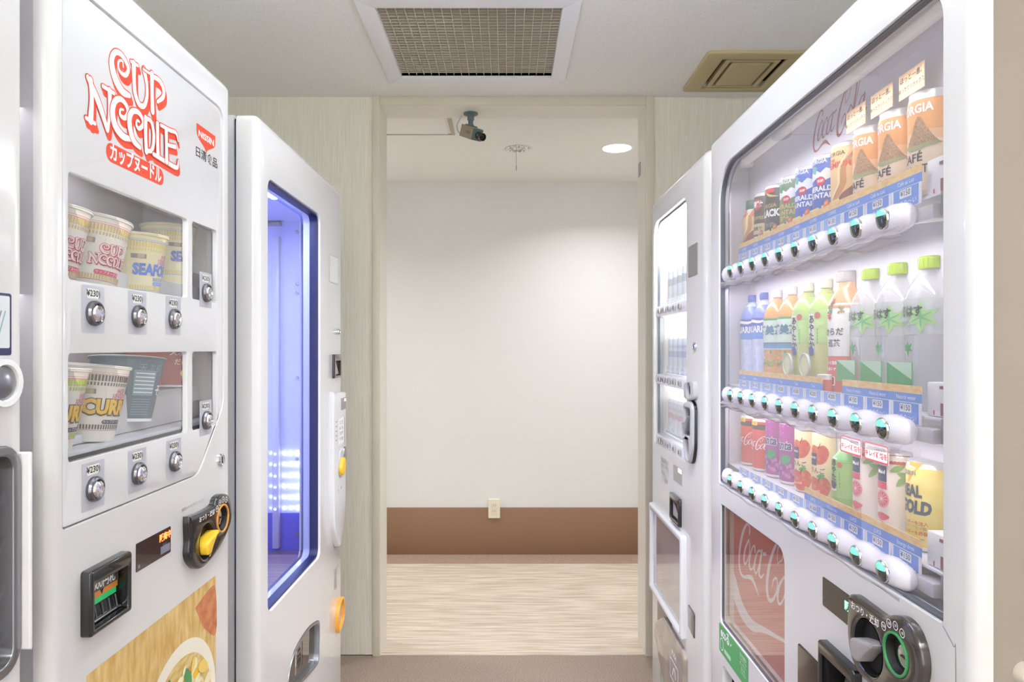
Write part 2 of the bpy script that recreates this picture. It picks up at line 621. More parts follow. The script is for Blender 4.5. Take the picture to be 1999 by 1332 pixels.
def hfn(zb, sgn=1):
    return lambda a, b, t: (a, b, t)
GX0, GX1, GY0, GY1 = -0.413, 0.173, 2.13, 2.68
VX0, VX1, VY0, VY1 = 0.722, 1.10, 2.45, 2.824
holes = [rrect(GX0, GX1, GY0, GY1, 0), rrect(VX0 + 0.05, VX1 - 0.05, VY0 + 0.04, VY1 - 0.04, 0)]
struct(MB().plate(rrect(XL, XR, YN, ZD0, 0), holes, ZC, ZC + 0.05, CEILM, fn=hfn(0)), 'ceiling')
fh = [ell(0.054, 3.61, 0.066, 0.066, 32)] + [ell(x, y, 0.075, 0.075, 32) for x, y, on in FAR_LIGHTS]
struct(MB().plate(rrect(-3.2, 3.2, ZD1, ZB, 0), fh, ZF, ZF + 0.04, CEILF, fn=hfn(0)), 'ceiling_passage')

# ceiling grille
GRF = mat('grille_frame_white', '#f2f2f4', 0.35)
GRB = mat('grille_bar', '#cfc5b2', 0.5)
g = tag(empty('ceiling_grille', ((GX0 + GX1) / 2, (GY0 + GY1) / 2, ZC)), 'large ceiling return air grille with white frame and beige egg crate mesh', 'ceiling grille')
gx, gy = (GX1 - GX0) / 2, (GY1 - GY0) / 2
ow = 0.057
def fpiece(a, b, c, d, nm='frame_strip'):
    MB().plate([a, b, c, d], [], -0.010, 0.0, GRF, bev=0.002, fn=lambda x, y, t: (x, y, t)).obj(nm, g)
o_, i_ = (gx + ow, gy + ow), (gx, gy)
e_ = 0.0006
fpiece((-o_[0], -o_[1]), (o_[0] , -o_[1]), (i_[0], -i_[1]), (-i_[0], -i_[1]))
fpiece((-o_[0], o_[1]), (-i_[0], i_[1]), (i_[0], i_[1]), (o_[0], o_[1]))
fpiece((-o_[0], -o_[1] + e_), (-i_[0], -i_[1] + e_), (-i_[0], i_[1] - e_), (-o_[0], o_[1] - e_))
fpiece((o_[0], -o_[1] + e_), (o_[0], o_[1] - e_), (i_[0], i_[1] - e_), (i_[0], -i_[1] + e_))
bar = MB().box(-0.0011, 0.0011, -gy, gy, 0.002, 0.016, GRB).mesh('grille_bar')
nb = 20
for k in range(1, nb):
    o = bpy.data.objects.new('grille_bar', bar); COL.objects.link(o); o.parent = g
    o.location = (-gx + 2 * gx * k / nb, 0, 0)
m_ = MB()
for k in range(1, 27):
    y = -gy + 2 * gy * k / 27
    m_.box(-gx, gx, y - 0.0008, y + 0.0008, 0.003, 0.015, GRB)
tag(m_.obj('cross_bars', g), kind='stuff')
TAUPE = mat('filter_taupe', '#a99d8b', 0.9, noise=('#8f8474', 90, (1, 1, 1), 0.35, 0.65))
MB().box(-gx, gx, -gy, gy, 0.034, 0.038, TAUPE).obj('filter', g)
m_ = MB().box(-gx - 0.002, -gx, -gy, gy, 0, 0.036, TAUPE).box(gx, gx + 0.002, -gy, gy, 0, 0.036, TAUPE)
m_.box(-gx, gx, -gy - 0.002, -gy, 0, 0.036, TAUPE).box(-gx, gx, gy, gy + 0.002, 0, 0.036, TAUPE).obj('neck', g)

# khaki ceiling vent
KH = mat('khaki_plastic', '#c0b083', 0.45)
vx, vy = (VX1 - VX0) / 2, (VY1 - VY0) / 2
v = tag(empty('ceiling_vent', ((VX0 + VX1) / 2, (VY0 + VY1) / 2, ZC)), 'square khaki plastic ceiling vent above the right hand machines', 'ceiling vent')
fn_ = lambda x, y, t: (x, y, t)
MB().plate(rrect(-vx, vx, -vy, vy, 0.02), [rrect(-vx + 0.07, vx - 0.07, -vy + 0.055, vy - 0.035, 0.004)], -0.012, 0.0, KH, bev=0.005, fn=fn_).obj('frame', v)
ax, ay, by = vx - 0.07, vy - 0.055, vy - 0.035
MB().plate(rrect(-ax + 0.018, ax - 0.018, -ay + 0.012, by - 0.008, 0.004), [rrect(-ax + 0.036, ax - 0.036, -ay + 0.03, by - 0.024, 0.004)], -0.009, 0.012, KH, bev=0.003, fn=fn_).obj('inner_ring', v)
MB().plate(rrect(-ax + 0.048, ax - 0.048, -ay + 0.04, by - 0.034, 0.004), [], -0.010, 0.01, KH, bev=0.003, fn=fn_).obj('centre_plate', v)
MB().box(-vx + 0.05, vx - 0.05, -vy + 0.04, vy - 0.02, 0.02, 0.03, BLACKM).obj('duct', v)

# hanging lamps added out of view to brighten the machine room
LAMP = mat('lamp_diffuser', '#ffffff', 0.5, emit='#fffaf4', estr=2.5)
for (x, y), (sx, sy), lb in zip(FILL_LAMPS, ((1.0, 0.28), (0.28, 1.05)), ('white suspended strip lamp at the near end of the machine room', 'white suspended strip lamp above the aisle between the machines')):
    t = tag(empty('strip_lamp', (x, y, ZC)), lb, 'lamp')
    MB().box(-sx / 2, sx / 2, -sy / 2, sy / 2, -0.215, -0.18, GRF, 0.008).obj('lamp_body', t)
    MB().box(-sx / 2 + 0.01, sx / 2 - 0.01, -sy / 2 + 0.01, sy / 2 - 0.01, -0.2195, -0.2155, LAMP).obj('diffuser', t)
    for q in (-0.35, 0.35):
        p_ = (q * sx, 0) if sx > sy else (0, q * sy)
        MB().tube([(p_[0], p_[1], -0.181), (p_[0], p_[1], 0)], 0.002, STEEL, 6).obj('hanging_wire', t)

t = tag(empty('tube_lamp', (0, 1.15, ZC)), 'bare fluorescent tube lamp hanging above the aisle between the machines', 'lamp')  # unseen tube added to throw light along the ceiling
MB().box(-0.02, 0.02, -0.5, 0.5, -0.15, -0.12, GRF, 0.004).obj('batten', t)
MB().tube([(0, -0.49, -0.178), (0, 0.49, -0.178)], 0.013, mat('fluorescent_tube', '#ffffff', 0.5, emit='#eef6ff', estr=52), 12).obj('tube', t)
for q in (-0.49, 0.49):
    MB().box(-0.015, 0.015, q - 0.008, q + 0.008, -0.195, -0.12, GRF, 0.003).obj('tube_holder', t)
for q in (-0.35, 0.35):
    MB().tube([(0, q, -0.121), (0, q, 0)], 0.002, STEEL, 6).obj('hanging_wire', t)

# downlights in the passage
GLOW = mat('downlight_glow', '#ffffff', 0.5, emit='#fffaf0', estr=6)
t = tag(empty('downlight', (0, 1.35, ZC)), 'recessed downlight in the machine room ceiling near the grille', 'downlight')  # fixture added for the floor spot, out of view
MB().lathe([(0.15, 0.0), (0.165, -0.002), (0.168, 0.0)], GRF, 40, caps=False).obj('trim_ring', t)
MB().lathe([(0.149, -0.0005), (0.149, -0.0001)], LAMP, 40).obj('lamp_disc', t)
for x, y, on in FAR_LIGHTS:
    vis = abs(x - 0.58) < 0.01
    t = tag(empty('downlight', (x, y, ZF)), 'glowing round recessed downlight in the passage ceiling' if vis else {-1.5: 'recessed downlight in the passage left of the doorway', 2.1: 'recessed downlight in the passage right of the doorway', -2.6: 'recessed downlight at the far left end of the passage'}[x], 'downlight')
    MB().lathe([(0.075, 0.0), (0.082, -0.002), (0.084, 0.0)], GRF, 40, caps=False).obj('trim_ring', t)
    MB().lathe([(0.0745, -0.0005), (0.0745, 0.03)], GLOW, 40).obj('lamp_disc', t)
t = tag(empty('crystal_downlight', (0.054, 3.61, ZF)), 'unlit faceted silver downlight with a thin pull rod', 'downlight')
MB().lathe([(0.066, 0.0), (0.082, -0.004), (0.086, 0.0)], GRF, 40, caps=False).obj('trim_ring', t)
MB().lathe([(0.066, -0.001), (0.058, 0.012), (0.05, 0.008), (0.04, 0.02), (0.03, 0.014), (0.02, 0.028), (0.0, 0.03)], mat('facet_silver', '#f2eef0', 0.15, 0.9), 12, caps=False).obj('reflector', t, sharp=5)
m_ = MB()
for k in range(12):
    a = 2 * PI * k / 12
    m_.lathe([(0.0, -0.008), (0.007, -0.001), (0.0, 0.006)], mat('crystal', '#ffffff', 0.08, 0.6), 5, c=(0.055 * math.cos(a), 0.055 * math.sin(a), 0), caps=False)
m_.obj('crystal_ring', t, sharp=5)
MB().tube([(-0.006, 0, 0.02), (-0.006, 0, -0.09)], 0.0012, STEEL, 6).tube([(-0.006, 0, -0.09), (-0.006, 0, -0.115)], 0.0025, STEEL, 6).obj('pull_rod', t)

# access hatch
t = tag(empty('ceiling_hatch', (-0.5, 3.25, ZF)), 'square access hatch with a thin metal edge in the passage ceiling', 'ceiling hatch')
HM = mat('hatch_edge', '#bcb3a0', 0.5)
MB().plate(rrect(-0.25, 0.243, -0.18, 0.114, 0), [rrect(-0.238, 0.225, -0.168, 0.106, 0)], -0.006, 0, HM, bev=0.001, fn=fn_).obj('frame', t)
MB().plate(rrect(-0.237, 0.212, -0.167, 0.105, 0), [], -0.003, 0, CEILF, fn=fn_).obj('lid', t)
MB().lathe([(0.012, -0.004), (0.012, 0)], HM, 16, c=(-0.1, 0.108, -0.003)).obj('latch', t)

# wall outlet
t = tag(empty('wall_outlet', (-0.0817, ZB - 0.012, HC - 0.992 * 0.3248 * 3.2)), 'cream double wall socket at the top edge of the brown wainscot', 'wall socket')
t.location.z = HC - (993 - CY) * 4.32 / F
OUT = mat('outlet_cream', '#efe7d6', 0.4)
MB().plate(rrect(-0.037, 0.037, -0.06, 0.06, 0.006), [], -0.012, 0.012, OUT, bev=0.003).obj('cover_plate', t)
MB().plate(rrect(-0.02, 0.02, -0.04, 0.04, 0.002), [], -0.0135, -0.011, mat('outlet_insert', '#e8dfcc', 0.4), bev=0.001).obj('insert', t)
m_ = MB()
for z in (0.022, -0.012):
    for x in (-0.0065, 0.0065):
        m_.box(x - 0.001, x + 0.001, -0.0142, -0.013, z - 0.005, z + 0.005, INK)
tag(m_.obj('socket_slots', t), kind='stuff')

# security camera under the door head
TEAL = mat('camera_teal', '#5e7474', 0.5)
BEI = mat('camera_beige', '#a69a80', 0.5)
sc = tag(empty('security_camera', (-0.160, 3.0, DH)), 'small beige and grey security camera hanging from the door head', 'security camera')
rot = Matrix.Rotation(math.radians(38), 4, 'Z') @ Matrix.Rotation(math.radians(24), 4, 'X')
MB().lathe([(0.032, 0), (0.032, -0.006), (0.02, -0.01)], TEAL, 24).lathe([(0.0, -0.008), (0.015, -0.008), (0.015, -0.03), (0.011, -0.034), (0.011, -0.052), (0.016, -0.054), (0.016, -0.066)], TEAL, 20).obj('mount', sc)
c0 = Matrix.Translation((0.008, -0.012, -0.092)) @ rot
bd = MB().box(-0.027, 0.027, -0.038, 0.06, -0.026, 0.026, BEI, 0.003, c0).box(-0.0255, 0.0255, -0.043, -0.037, -0.0245, 0.0245, TEAL, 0.002, c0)
bd.box(-0.02, 0.02, 0.0, 0.04, 0.0255, 0.031, TEAL, 0.001, c0)
bd = bd.obj('housing', sc)
rx = c0 @ Matrix.Rotation(PI / 2, 4, 'X')
MB().lathe([(0.016, 0.0), (0.018, 0.004), (0.018, 0.016), (0.015, 0.018), (0.015, 0.03), (0.017, 0.031), (0.017, 0.038), (0.013, 0.038), (0.011, 0.033), (0.0, 0.034)], BLACK, 24, mt=rx @ Matrix.Translation((0.004, -0.002, 0.042)), caps=False).obj('lens', sc)
m_ = MB()
tx = text('CCD', 0.02)
m_.add([c0 @ Vector((-0.0273, -a * 0.014 - 0.006, b * 0.014)) for a, b in tx[0]], tx[1], INK)
m_.obj('badge', sc, fix=False)
MB().tube(smooth([(-0.03, 0.03, -0.075), (-0.055, 0.045, -0.07), (-0.064, 0.045, -0.04), (-0.05, 0.035, -0.015), (-0.04, 0.03, 0.0)], 6), 0.003, GREYP, 8).obj('cable', sc)

# ---------------------------------------------------------------- vending machine frame of reference
class Machine:
    """local x runs along the front seen from the aisle, z up, y into the machine"""
    def __init__(self, name, label, side, X, z0, z1):
        self.side, self.X, self.z0, self.z1 = side, X, z0, z1
        self.W = z1 - z0
        loc = (-X, z0, 0) if side < 0 else (X, z1, 0)
        self.rz = PI / 2 if side < 0 else -PI / 2
        self.root = tag(empty(name, loc, self.rz), label, 'vending machine')
    def u(self, px, d=0.0):
        Z = F * (self.X + d) / abs(px - CX)
        return Z - self.z0 if self.side < 0 else self.z1 - Z
    def v(self, px, py, d=0.0):
        Z = F * (self.X + d) / abs(px - CX)
        return HC - (py - CY) * Z / F
    def p(self, px, py, d=0.0):
        return self.u(px, d), self.v(px, py, d)
    def uz(self, Z):
        return Z - self.z0 if self.side < 0 else self.z1 - Z
    def world(self, u, d, v):
        return (-self.X - d, self.z0 + u, v) if self.side < 0 else (self.X + d, self.z1 - u, v)

def cabinet(M, holes, m_door=WHITE, m_side=SIDE, T=0.09, depth=0.66, H=1.828, bev=0.014, cav=None, z0=0.03, seam=True):
    r = M.root
    MB().plate(rrect(0, M.W, z0, H, bev * 1.05, seg=4), holes, 0.0, T, m_door, bev=bev, back=False, seg=4, hb=0.0015).obj('door', r)
    b = MB()
    # hollow body behind the door
    c = depth
    y0 = T + (0.006 if seam else 0)
    b.box(0.004, 0.02, y0, c, z0, H - 0.003, m_side)
    b.box(M.W - 0.02, M.W - 0.004, y0, c, z0, H - 0.003, m_side)
    b.box(0.02, M.W - 0.02, c - 0.02, c, z0, H - 0.003, m_side)
    b.box(0.02, M.W - 0.02, y0, c, H - 0.02, H - 0.003, m_side)
    b.box(0.02, M.W - 0.02, y0, c, z0, z0 + 0.02, m_side)
    b.obj('body', r)
    if seam: MB().box(0.012, M.W - 0.012, T - 0.002, y0 + 0.002, z0 + 0.02, z0 + 0.04, DARKGAP).box(0.01, 0.02, T - 0.002, y0 + 0.002, z0, H - 0.01, DARKGAP).box(M.W - 0.02, M.W - 0.01, T - 0.002, y0 + 0.002, z0, H - 0.01, DARKGAP).box(0.01, M.W - 0.01, T - 0.002, y0 + 0.002, H - 0.02, H - 0.01, DARKGAP).obj('door_seal', r)
    for x in (0.06, M.W - 0.06):
        for y in (0.12, depth - 0.08):
            MB().lathe([(0.022, 0), (0.022, 0.006), (0.01, 0.008), (0.01, z0 + 0.001)], STEEL, 12, c=(x, y, 0)).obj('foot', r)

def liner(M, x0, x1, z0, z1, y0, y1, m, name='display_cavity', t=0.004):
    b = MB()
    b.box(x0 - t, x1 + t, y1, y1 + t, z0 - t, z1 + t, m)
    b.box(x0 - t, x0, y0, y1, z0 - t, z1 + t, m)
    b.box(x1, x1 + t, y0, y1, z0 - t, z1 + t, m)
    b.box(x0, x1, y0, y1, z1, z1 + t, m)
    b.box(x0, x1, y0, y1, z0 - t, z0, m)
    return b.obj(name, M.root)

# ---------------------------------------------------------------- wordmarks drawn as strokes
def lane(M, zs, ox, oy, pts, d=0.0):
    return [M.p(ox + a / zs, oy + b / zs, d) for a, b in pts]

def cup_strokes(M):
    L = lambda p: lane(M, 4.591, 140, 80, p)
    mm = lambda w: [x / 1000 for x in w]
    r = []
    r.append((L([(525, 490), (465, 455), (412, 370), (375, 260), (368, 160), (400, 100), (455, 125), (500, 200), (515, 260), (490, 305), (450, 285), (425, 235), (430, 180), (462, 180), (470, 235)]), mm([9, 15, 18, 17, 13, 10, 10, 10, 9, 9, 7, 6, 5, 4, 3])))
    r.append((L([(563, 205), (565, 350), (575, 470), (610, 565), (655, 580), (680, 500), (678, 380), (655, 262)]), mm([14, 12, 12, 11, 10, 10, 10, 14])))
    r.append((L([(725, 300), (725, 450), (730, 630)]), mm([14, 12, 14])))
    r.append((L([(725, 315), (785, 350), (825, 420), (825, 500), (775, 545)]), mm([9, 10, 12, 10, 7])))
    r.append((L([(648, 252), (700, 288), (780, 335)]), mm([5, 5, 5])))
    r.append((L([(175, 350), (185, 520), (175, 715)]), mm([12, 11, 14])))
    r.append((L([(135, 690), (215, 740)]), mm([7, 7])))
    r.append((L([(150, 325), (215, 470), (270, 620), (325, 800)]), mm([9, 13, 13, 9])))
    r.append((L([(345, 445), (345, 620), (330, 800)]), mm([12, 9, 7])))
    r.append((L([(285, 405), (385, 470)]), mm([7, 7])))
    r.append((L([(530, 880), (460, 850), (395, 760), (370, 640), (390, 545), (440, 520), (490, 570), (508, 640), (480, 690), (440, 665), (440, 615), (468, 618)]), mm([9, 14, 16, 15, 12, 10, 10, 10, 9, 7, 5, 4])))
    r.append((L([(615, 955), (560, 895), (528, 790), (522, 690), (550, 630), (600, 640), (638, 700), (640, 755), (605, 785), (582, 750), (590, 712), (610, 725)]), mm([9, 13, 15, 14, 11, 10, 9, 9, 8, 6, 5, 4])))
    r.append((L([(665, 690), (665, 850), (672, 990)]), mm([12, 11, 12])))
    r.append((L([(665, 690), (715, 725), (738, 850), (722, 975), (672, 985)]), mm([8, 9, 10, 9, 7])))
    r.append((L([(770, 745), (772, 900), (775, 1030)]), mm([12, 11, 13])))
    r.append((L([(848, 790), (850, 930), (852, 1080)]), mm([12, 11, 13])))
    r.append((L([(800, 755), (880, 800), (935, 825), (955, 900)]), mm([7, 8, 7, 3])))
    r.append((L([(855, 930), (930, 950)]), mm([7, 9])))
    r.append((L([(735, 1015), (850, 1085), (945, 1135), (955, 1070)]), mm([8, 9, 9, 3])))
    r.append((L([(538, 182), (600, 222)]), mm([6, 6])))
    return r

LETTERS = [[0], [1, 19], [2, 3, 4], [5, 6, 7, 8, 9], [10], [11], [12, 13], [14, 18], [15, 16, 17]]
def letter_layers(strokes, g, dx, dz, n=6, k_=0.8):
    """outline, drop shadow and filling of each letter, laid over one another"""
    st_ = [(p, [x * k_ for x in w]) for p, w in strokes]
    sh = union(merge([stroke(p, w, g, n=n, dx=dx * k, dz=dz * k, raw=True) for k in (0, 0.5, 1) for p, w in st_]))
    out = []
    for gi in LETTERS:
        out.append((union(merge([stroke(*st_[i], g, n=n, raw=True) for i in gi])), union(merge([stroke(*st_[i], 0, n=n, raw=True) for i in gi]))))
    return sh, out

def coke_strokes():
    """the flowing soft drink wordmark; metres at poster size, x to the right, z up, origin bottom left"""
    mm = lambda w: [x / 1000 for x in w]
    return [
        ([(.093, .112), (.096, .125), (.082, .131), (.058, .112), (.036, .075), (.026, .035), (.034, .008), (.058, .004), (.088, .014), (.115, .016), (.15, -.006)], mm([6, 6, 6, 9, 11, 11, 9, 6, 9, 12, 2])),
        ([(.090, .098), (.068, .072), (.058, .045), (.066, .036), (.084, .052), (.097, .082), (.090, .098)], mm([4, 8, 9, 6, 4, 5, 4])),
        ([(.128, .082), (.126, .094), (.112, .086), (.096, .060), (.093, .040), (.106, .036), (.125, .052)], mm([7, 5, 4, 8, 9, 5, 4])),
        ([(.160, .094), (.143, .086), (.128, .062), (.124, .042), (.136, .038), (.152, .060), (.166, .092)], mm([5, 5, 8, 8, 5, 4, 5])),
        ([(.168, .096), (.156, .062), (.152, .042), (.164, .038), (.178, .050)], mm([8, 9, 8, 5, 3])),
        ([(.176, .092), (.190, .096)], mm([7, 7])),
        ([(.262, .102), (.252, .096), (.252, .120), (.268, .144), (.284, .138), (.276, .112), (.262, .102)], mm([3, 3, 3, 4, 4, 3, 3])),
        ([(.300, .160), (.270, .152), (.235, .120), (.208, .075), (.196, .030), (.206, .008), (.230, .016), (.250, .044), (.248, .064), (.232, .056), (.224, .040)], mm([12, 5, 8, 12, 13, 11, 7, 5, 5, 5, 3])),
        ([(.285, .080), (.262, .056), (.252, .028), (.262, .018), (.282, .036), (.294, .064), (.285, .080)], mm([4, 8, 9, 6, 4, 5, 4])),
        ([(.296, .030), (.310, .070), (.335, .125), (.350, .165), (.345, .180), (.332, .160), (.306, .080), (.292, .030), (.300, .016), (.316, .026)], mm([3, 4, 4, 4, 4, 7, 9, 9, 6, 3])),
        ([(.360, .084), (.343, .076), (.328, .050), (.324, .030), (.336, .026), (.352, .050), (.366, .082)], mm([5, 5, 8, 8, 5, 4, 5])),
        ([(.368, .086), (.356, .050), (.352, .030), (.364, .026), (.378, .040)], mm([8, 9, 8, 5, 3])),
    ]
COKE = union(merge([stroke(p, w, 0, n=5, raw=True) for p, w in coke_strokes()]))

# ---------------------------------------------------------------- L0: sliver of a machine at the left edge
L0 = Machine('snack_vending_machine', 'white vending machine cut off by the left edge of the picture', -1, 0.548, -0.15, 0.7706)
CUT = rrect(0.15, L0.u(22), L0.v(22, 1296), L0.v(22, 880), 0.02)
cabinet(L0, [CUT], H=1.828, bev=0.004)
MB().plate(offset(ccw(CUT, True), 0.008), [offset(ccw(CUT, True), -0.004)], -0.006, 0.02, mat('trim_dark_chrome', '#8e8e92', 0.2, 0.8), bev=0.002).obj('window_trim', L0.root)
DKW = mat('dark_window', '#4a474a', 0.25, coat=0.3)
MB().box(0.12, L0.u(22) + 0.01, 0.03, 0.04, L0.v(22, 1296) - 0.01, L0.v(22, 880) + 0.01, DKW).obj('smoked_pane', L0.root)
m_ = MB()
for k in range(5):
    z = L0.v(22, 1280) + k * 0.052
    m_.tube([(L0.u(22) - 0.05, 0.028, z + 0.012), (L0.u(22) - 0.02, 0.026, z), (L0.u(22), 0.028, z + 0.006)], 0.0012, STEEL, 6)
tag(m_.obj('wire_guard', L0.root), kind='stuff')
MB().plate(rrect(L0.u(34), L0.u(41), L0.v(38, 1268), L0.v(38, 882), 0.003), [], -0.014, 0.002, mat('milky_strip', '#eceaf0', 0.2, coat=0.6), bev=0.002).obj('handle_strip', L0.root)
ux, vz = L0.u(2), L0.v(2, 748)
MB().lathe([(0.026, 0.0), (0.026, 0.006), (0.020, 0.006), (0.018, 0.0)], WHITE2, 28, mt=Matrix.Rotation(PI / 2, 4, 'X'), c=(ux, 0, vz), caps=False).lathe([(0.0, 0.009), (0.010, 0.0075), (0.0185, 0.003), (0.0185, 0.0)], STEEL, 24, mt=Matrix.Rotation(PI / 2, 4, 'X'), c=(ux, 0, vz), caps=False).obj('coin_return_ring', L0.root)
lb = MB()
x0, x1, z0, z1 = L0.u(22) - 0.12, L0.u(22), L0.v(22, 694), L0.v(22, 574)
lb.decal(poly(rrect(x0, x1, z0, z1, 0.003)), 0, 0, 0, 1, NAVY, 1)
lb.decal(poly(rrect(x0 + 0.003, x1 - 0.003, z0 + 0.008, z1 - 0.003, 0.002)), 0, 0, 0, 1, mat('poster_pale', '#dfe3ea', 0.4), 2)
for k in range(6):
    lb.decal(stroke([(x1 - 0.05 + k * 0.006, z0 + 0.02), (x1 - 0.04 + k * 0.006, z1 - 0.02)], 0.002), 0, 0, 0, 1, mat('poster_teal', '#8fb3ac', 0.4) if k % 2 else GREYINK, 3)
lb.decal(text('NEW', 0.01), x1 - 0.03, z0 + 0.004, 0, 0.007, WINK, 3)
lb.obj('poster', L0.root, fix=False)

# ---------------------------------------------------------------- L1: cup noodle machine
L1 = Machine('noodle_vending_machine', 'white cup noodle vending machine with a big red logo on its display panel', -1, 0.548, 0.818, 1.353)
pan = [L1.p(112, 20), (L1.u(124), L1.v(135, 1030)), (L1.u(385), L1.v(385, 925)), L1.p(436, 790), (L1.u(436), 1.768), (L1.u(124), 1.768)]
pan[0] = (L1.u(124), 1.768)
pan = [(L1.u(124), 1.087), (L1.u(387), 1.087), (L1.u(436), L1.v(436, 790)), (L1.u(436), 1.768), (L1.u(124), 1.768)]
panr = roundpoly(pan, [0.006, 0.02, 0.02, 0.03, 0.01])
bill = [L1.p(157, 1118), L1.p(157, 1248), L1.p(240, 1205), L1.p(240, 1080)]
bu0, bu1 = L1.u(157), L1.u(240)
bz0, bz1 = L1.v(157, 1248), L1.v(157, 1118)
billh = rrect(bu0 + 0.006, bu1 - 0.006, bz0 + 0.005, bz1 - 0.005, 0.004)
cabinet(L1, [offset(ccw(panr, True), 0.0015), billh], H=1.828, bev=0.015, T=0.020, m_side=mat('cabinet_lavender_side', '#d8d6dd', 0.3, coat=0.3), seam=False)
def wrect(M, xl, xr, top, bot, r=0.006):
    return rrect(M.u(xl), M.u(xr), bot, top, r)
w1 = wrect(L1, 136, 367.5, 1.532, 1.3965)
w2 = wrect(L1, 136, 367.5, 1.3036, 1.166)
w3 = wrect(L1, 377.5, 425, 1.532, 1.3965)
w4 = wrect(L1, 377.5, 425, 1.3036, 1.166)
WINS = [w1, w2, w3, w4]
dp = MB().plate(panr, WINS, 0.0015, 0.010, PANEL, bev=0.0012, back=True).obj('display_panel', L1.root)
liner(L1, L1.u(118), 0.5105, 1.10, 1.62, 0.012, 0.16, mat('cup_cavity', '#d2cfd2', 0.6))
SHELFM = mat('clear_shelf', '#d5d6dc', 0.3)
for nm, zz in (('cup_shelf', 1.387), ('cup_shelf', 1.176)):
    MB().box(L1.u(118), 0.5100, 0.014, 0.158, zz - 0.006, zz, SHELFM, 0.001).obj(nm, L1.root)
for i, wv in enumerate(WINS):
    xs = [p[0] for p in wv]; zs = [p[1] for p in wv]
    MB().add([(x_, 0.011, z_) for x_, z_ in ((min(xs) - .003, min(zs) - .003), (max(xs) + .003, min(zs) - .003), (max(xs) + .003, max(zs) + .003), (min(xs) - .003, max(zs) + .003))], [[0, 1, 2, 3]], WPANE).obj('window_pane', L1.root)
area('machine_inner_light', L1.world(L1.u(200), 0.085, 1.60), (0, 0, 0), 0.10, 0.40, 0.22, (1.0, 0.98, 1.0))  # unseen lights added to brighten the cup compartment
area('machine_inner_light', L1.world(L1.u(200), 0.085, 1.375), (0, 0, 0), 0.10, 0.40, 0.2, (1.0, 0.98, 1.0))
# raised stands in the windows
STAND = mat('stand_grey', '#d7d5d3', 0.5)
st = MB().box(L1.u(292), 0.5100, 0.05, 0.157, 1.388, 1.428, STAND, 0.002).obj('display_stand', L1.root)
st = MB().box(L1.u(286), 0.5100, 0.05, 0.157, 1.177, 1.238, STAND, 0.002).obj('display_stand', L1.root)
# logo
CS = cup_strokes(L1)
osh, olet = letter_layers(CS, 0.0017, 0.005, -0.008)
lg = MB()
LW = mat('logo_white', '#f7f3f4', 0.3)
lg.decal(osh, 0, 0, 0.0015, 1, RED, 1)
for i, (a_, b_) in enumerate(olet):
    lg.decal(a_, 0, 0, 0.0015, 1, RED, 1.3 + i * .5)
    lg.decal(b_, 0, 0, 0.0015, 1, LW, 1.55 + i * .5)
pill = [L1.p(209, 279), L1.p(209, 317), L1.p(321, 362), L1.p(321, 330)]
pu0, pu1 = L1.u(209), L1.u(321)
pz0, pz1 = L1.v(209, 319), L1.v(209, 279)
pz0, pz1 = (L1.v(215, 318) + L1.v(318, 361)) / 2, (L1.v(215, 281) + L1.v(318, 328)) / 2
lg.decal(poly(rrect(pu0, pu1, pz0, pz1, (pz1 - pz0) / 2 - 0.0005)), 0, 0, 0.0015, 1, RED, 1)
tx = text('カップヌードル', 0.03)
wtx = max(a for a, b in tx[0]) - min(a for a, b in tx[0])
lg.decal(tx, (pu0 + pu1) / 2, (pz0 + pz1) / 2, 0.0015, 0.026, WINK, 2, sx=(pu1 - pu0 - 0.016) / wtx)
lg.obj('noodle_logo', L1.root, fix=False)
# maker's emblem
mk = MB()
e0, e1 = L1.u(385), L1.u(422)
et, eb = (L1.v(385, 238) + L1.v(422, 268)) / 2, L1.v(408, 301)
mk.decal(poly(smooth([(e0, et), (e0 + 0.004, (et + eb) / 2), ((e0 + e1) / 2 - 0.006, eb + 0.006), ((e0 + e1) / 2, eb), ((e0 + e1) / 2 + 0.006, eb + 0.006), (e1 - 0.004, (et + eb) / 2), (e1, et)], 5)), 0, 0, 0.0015, 1, RED, 1)
mk.decal(text('NISSIN', 0.02), (e0 + e1) / 2, et - 0.016, 0.0015, 0.016, WINK, 2, sx=(e1 - e0) * 0.28)
mk.decal(text('日清食品', 0.01), (e0 + e1) / 2 + 0.002, L1.v(403, 308), 0.0015, 0.020, INK, 1, sx=0.0235)
mk.obj('maker_emblem', L1.root, fix=False)

# selection buttons with price labels
def knob_mesh():
    b = MB()
    R = Matrix.Rotation(PI / 2, 4, 'X')
    b.lathe([(0.0168, 0.0), (0.0170, 0.004), (0.0155, 0.0070), (0.0132, 0.0078), (0.0122, 0.0060)], mat('bezel_grey', '#85858b', 0.25, 1.0), 28, mt=R, caps=False)
    b.lathe([(0.0122, 0.0058), (0.0100, 0.0092), (0.0055, 0.0110), (0.0, 0.0096)], mat('crystal_silver', '#e4e2e6', 0.1, 1.0), 9, mt=R, caps=False)
    return b.mesh('push_button', 18)
KNOB = knob_mesh()
def price_label_mesh(w, h, price):
    b = MB()
    b.decal(poly(rrect(-w / 2, w / 2, -h, 0, 0.002)), 0, 0, 0, 1, LABELG, 1)
    b.decal(poly(rrect(-0.014, 0.014, -0.017, -0.004, 0.003)), 0, 0, 0, 1, mat('price_cream', '#f2efea', 0.5), 2)
    b.decal(text(price + ')', 0.015), 0, -0.0105, 0, 0.0115, INK, 3, sx=0.0125)
    return b.mesh('price_label')
PL = price_label_mesh(0.050, 0.063, '¥230')
def place_mesh(name, me, parent, loc, rot=(0, 0, 0)):
    o = bpy.data.objects.new(name, me)
    COL.objects.link(o)
    o.parent = parent
    o.location = loc
    o.rotation_euler = rot
    return o
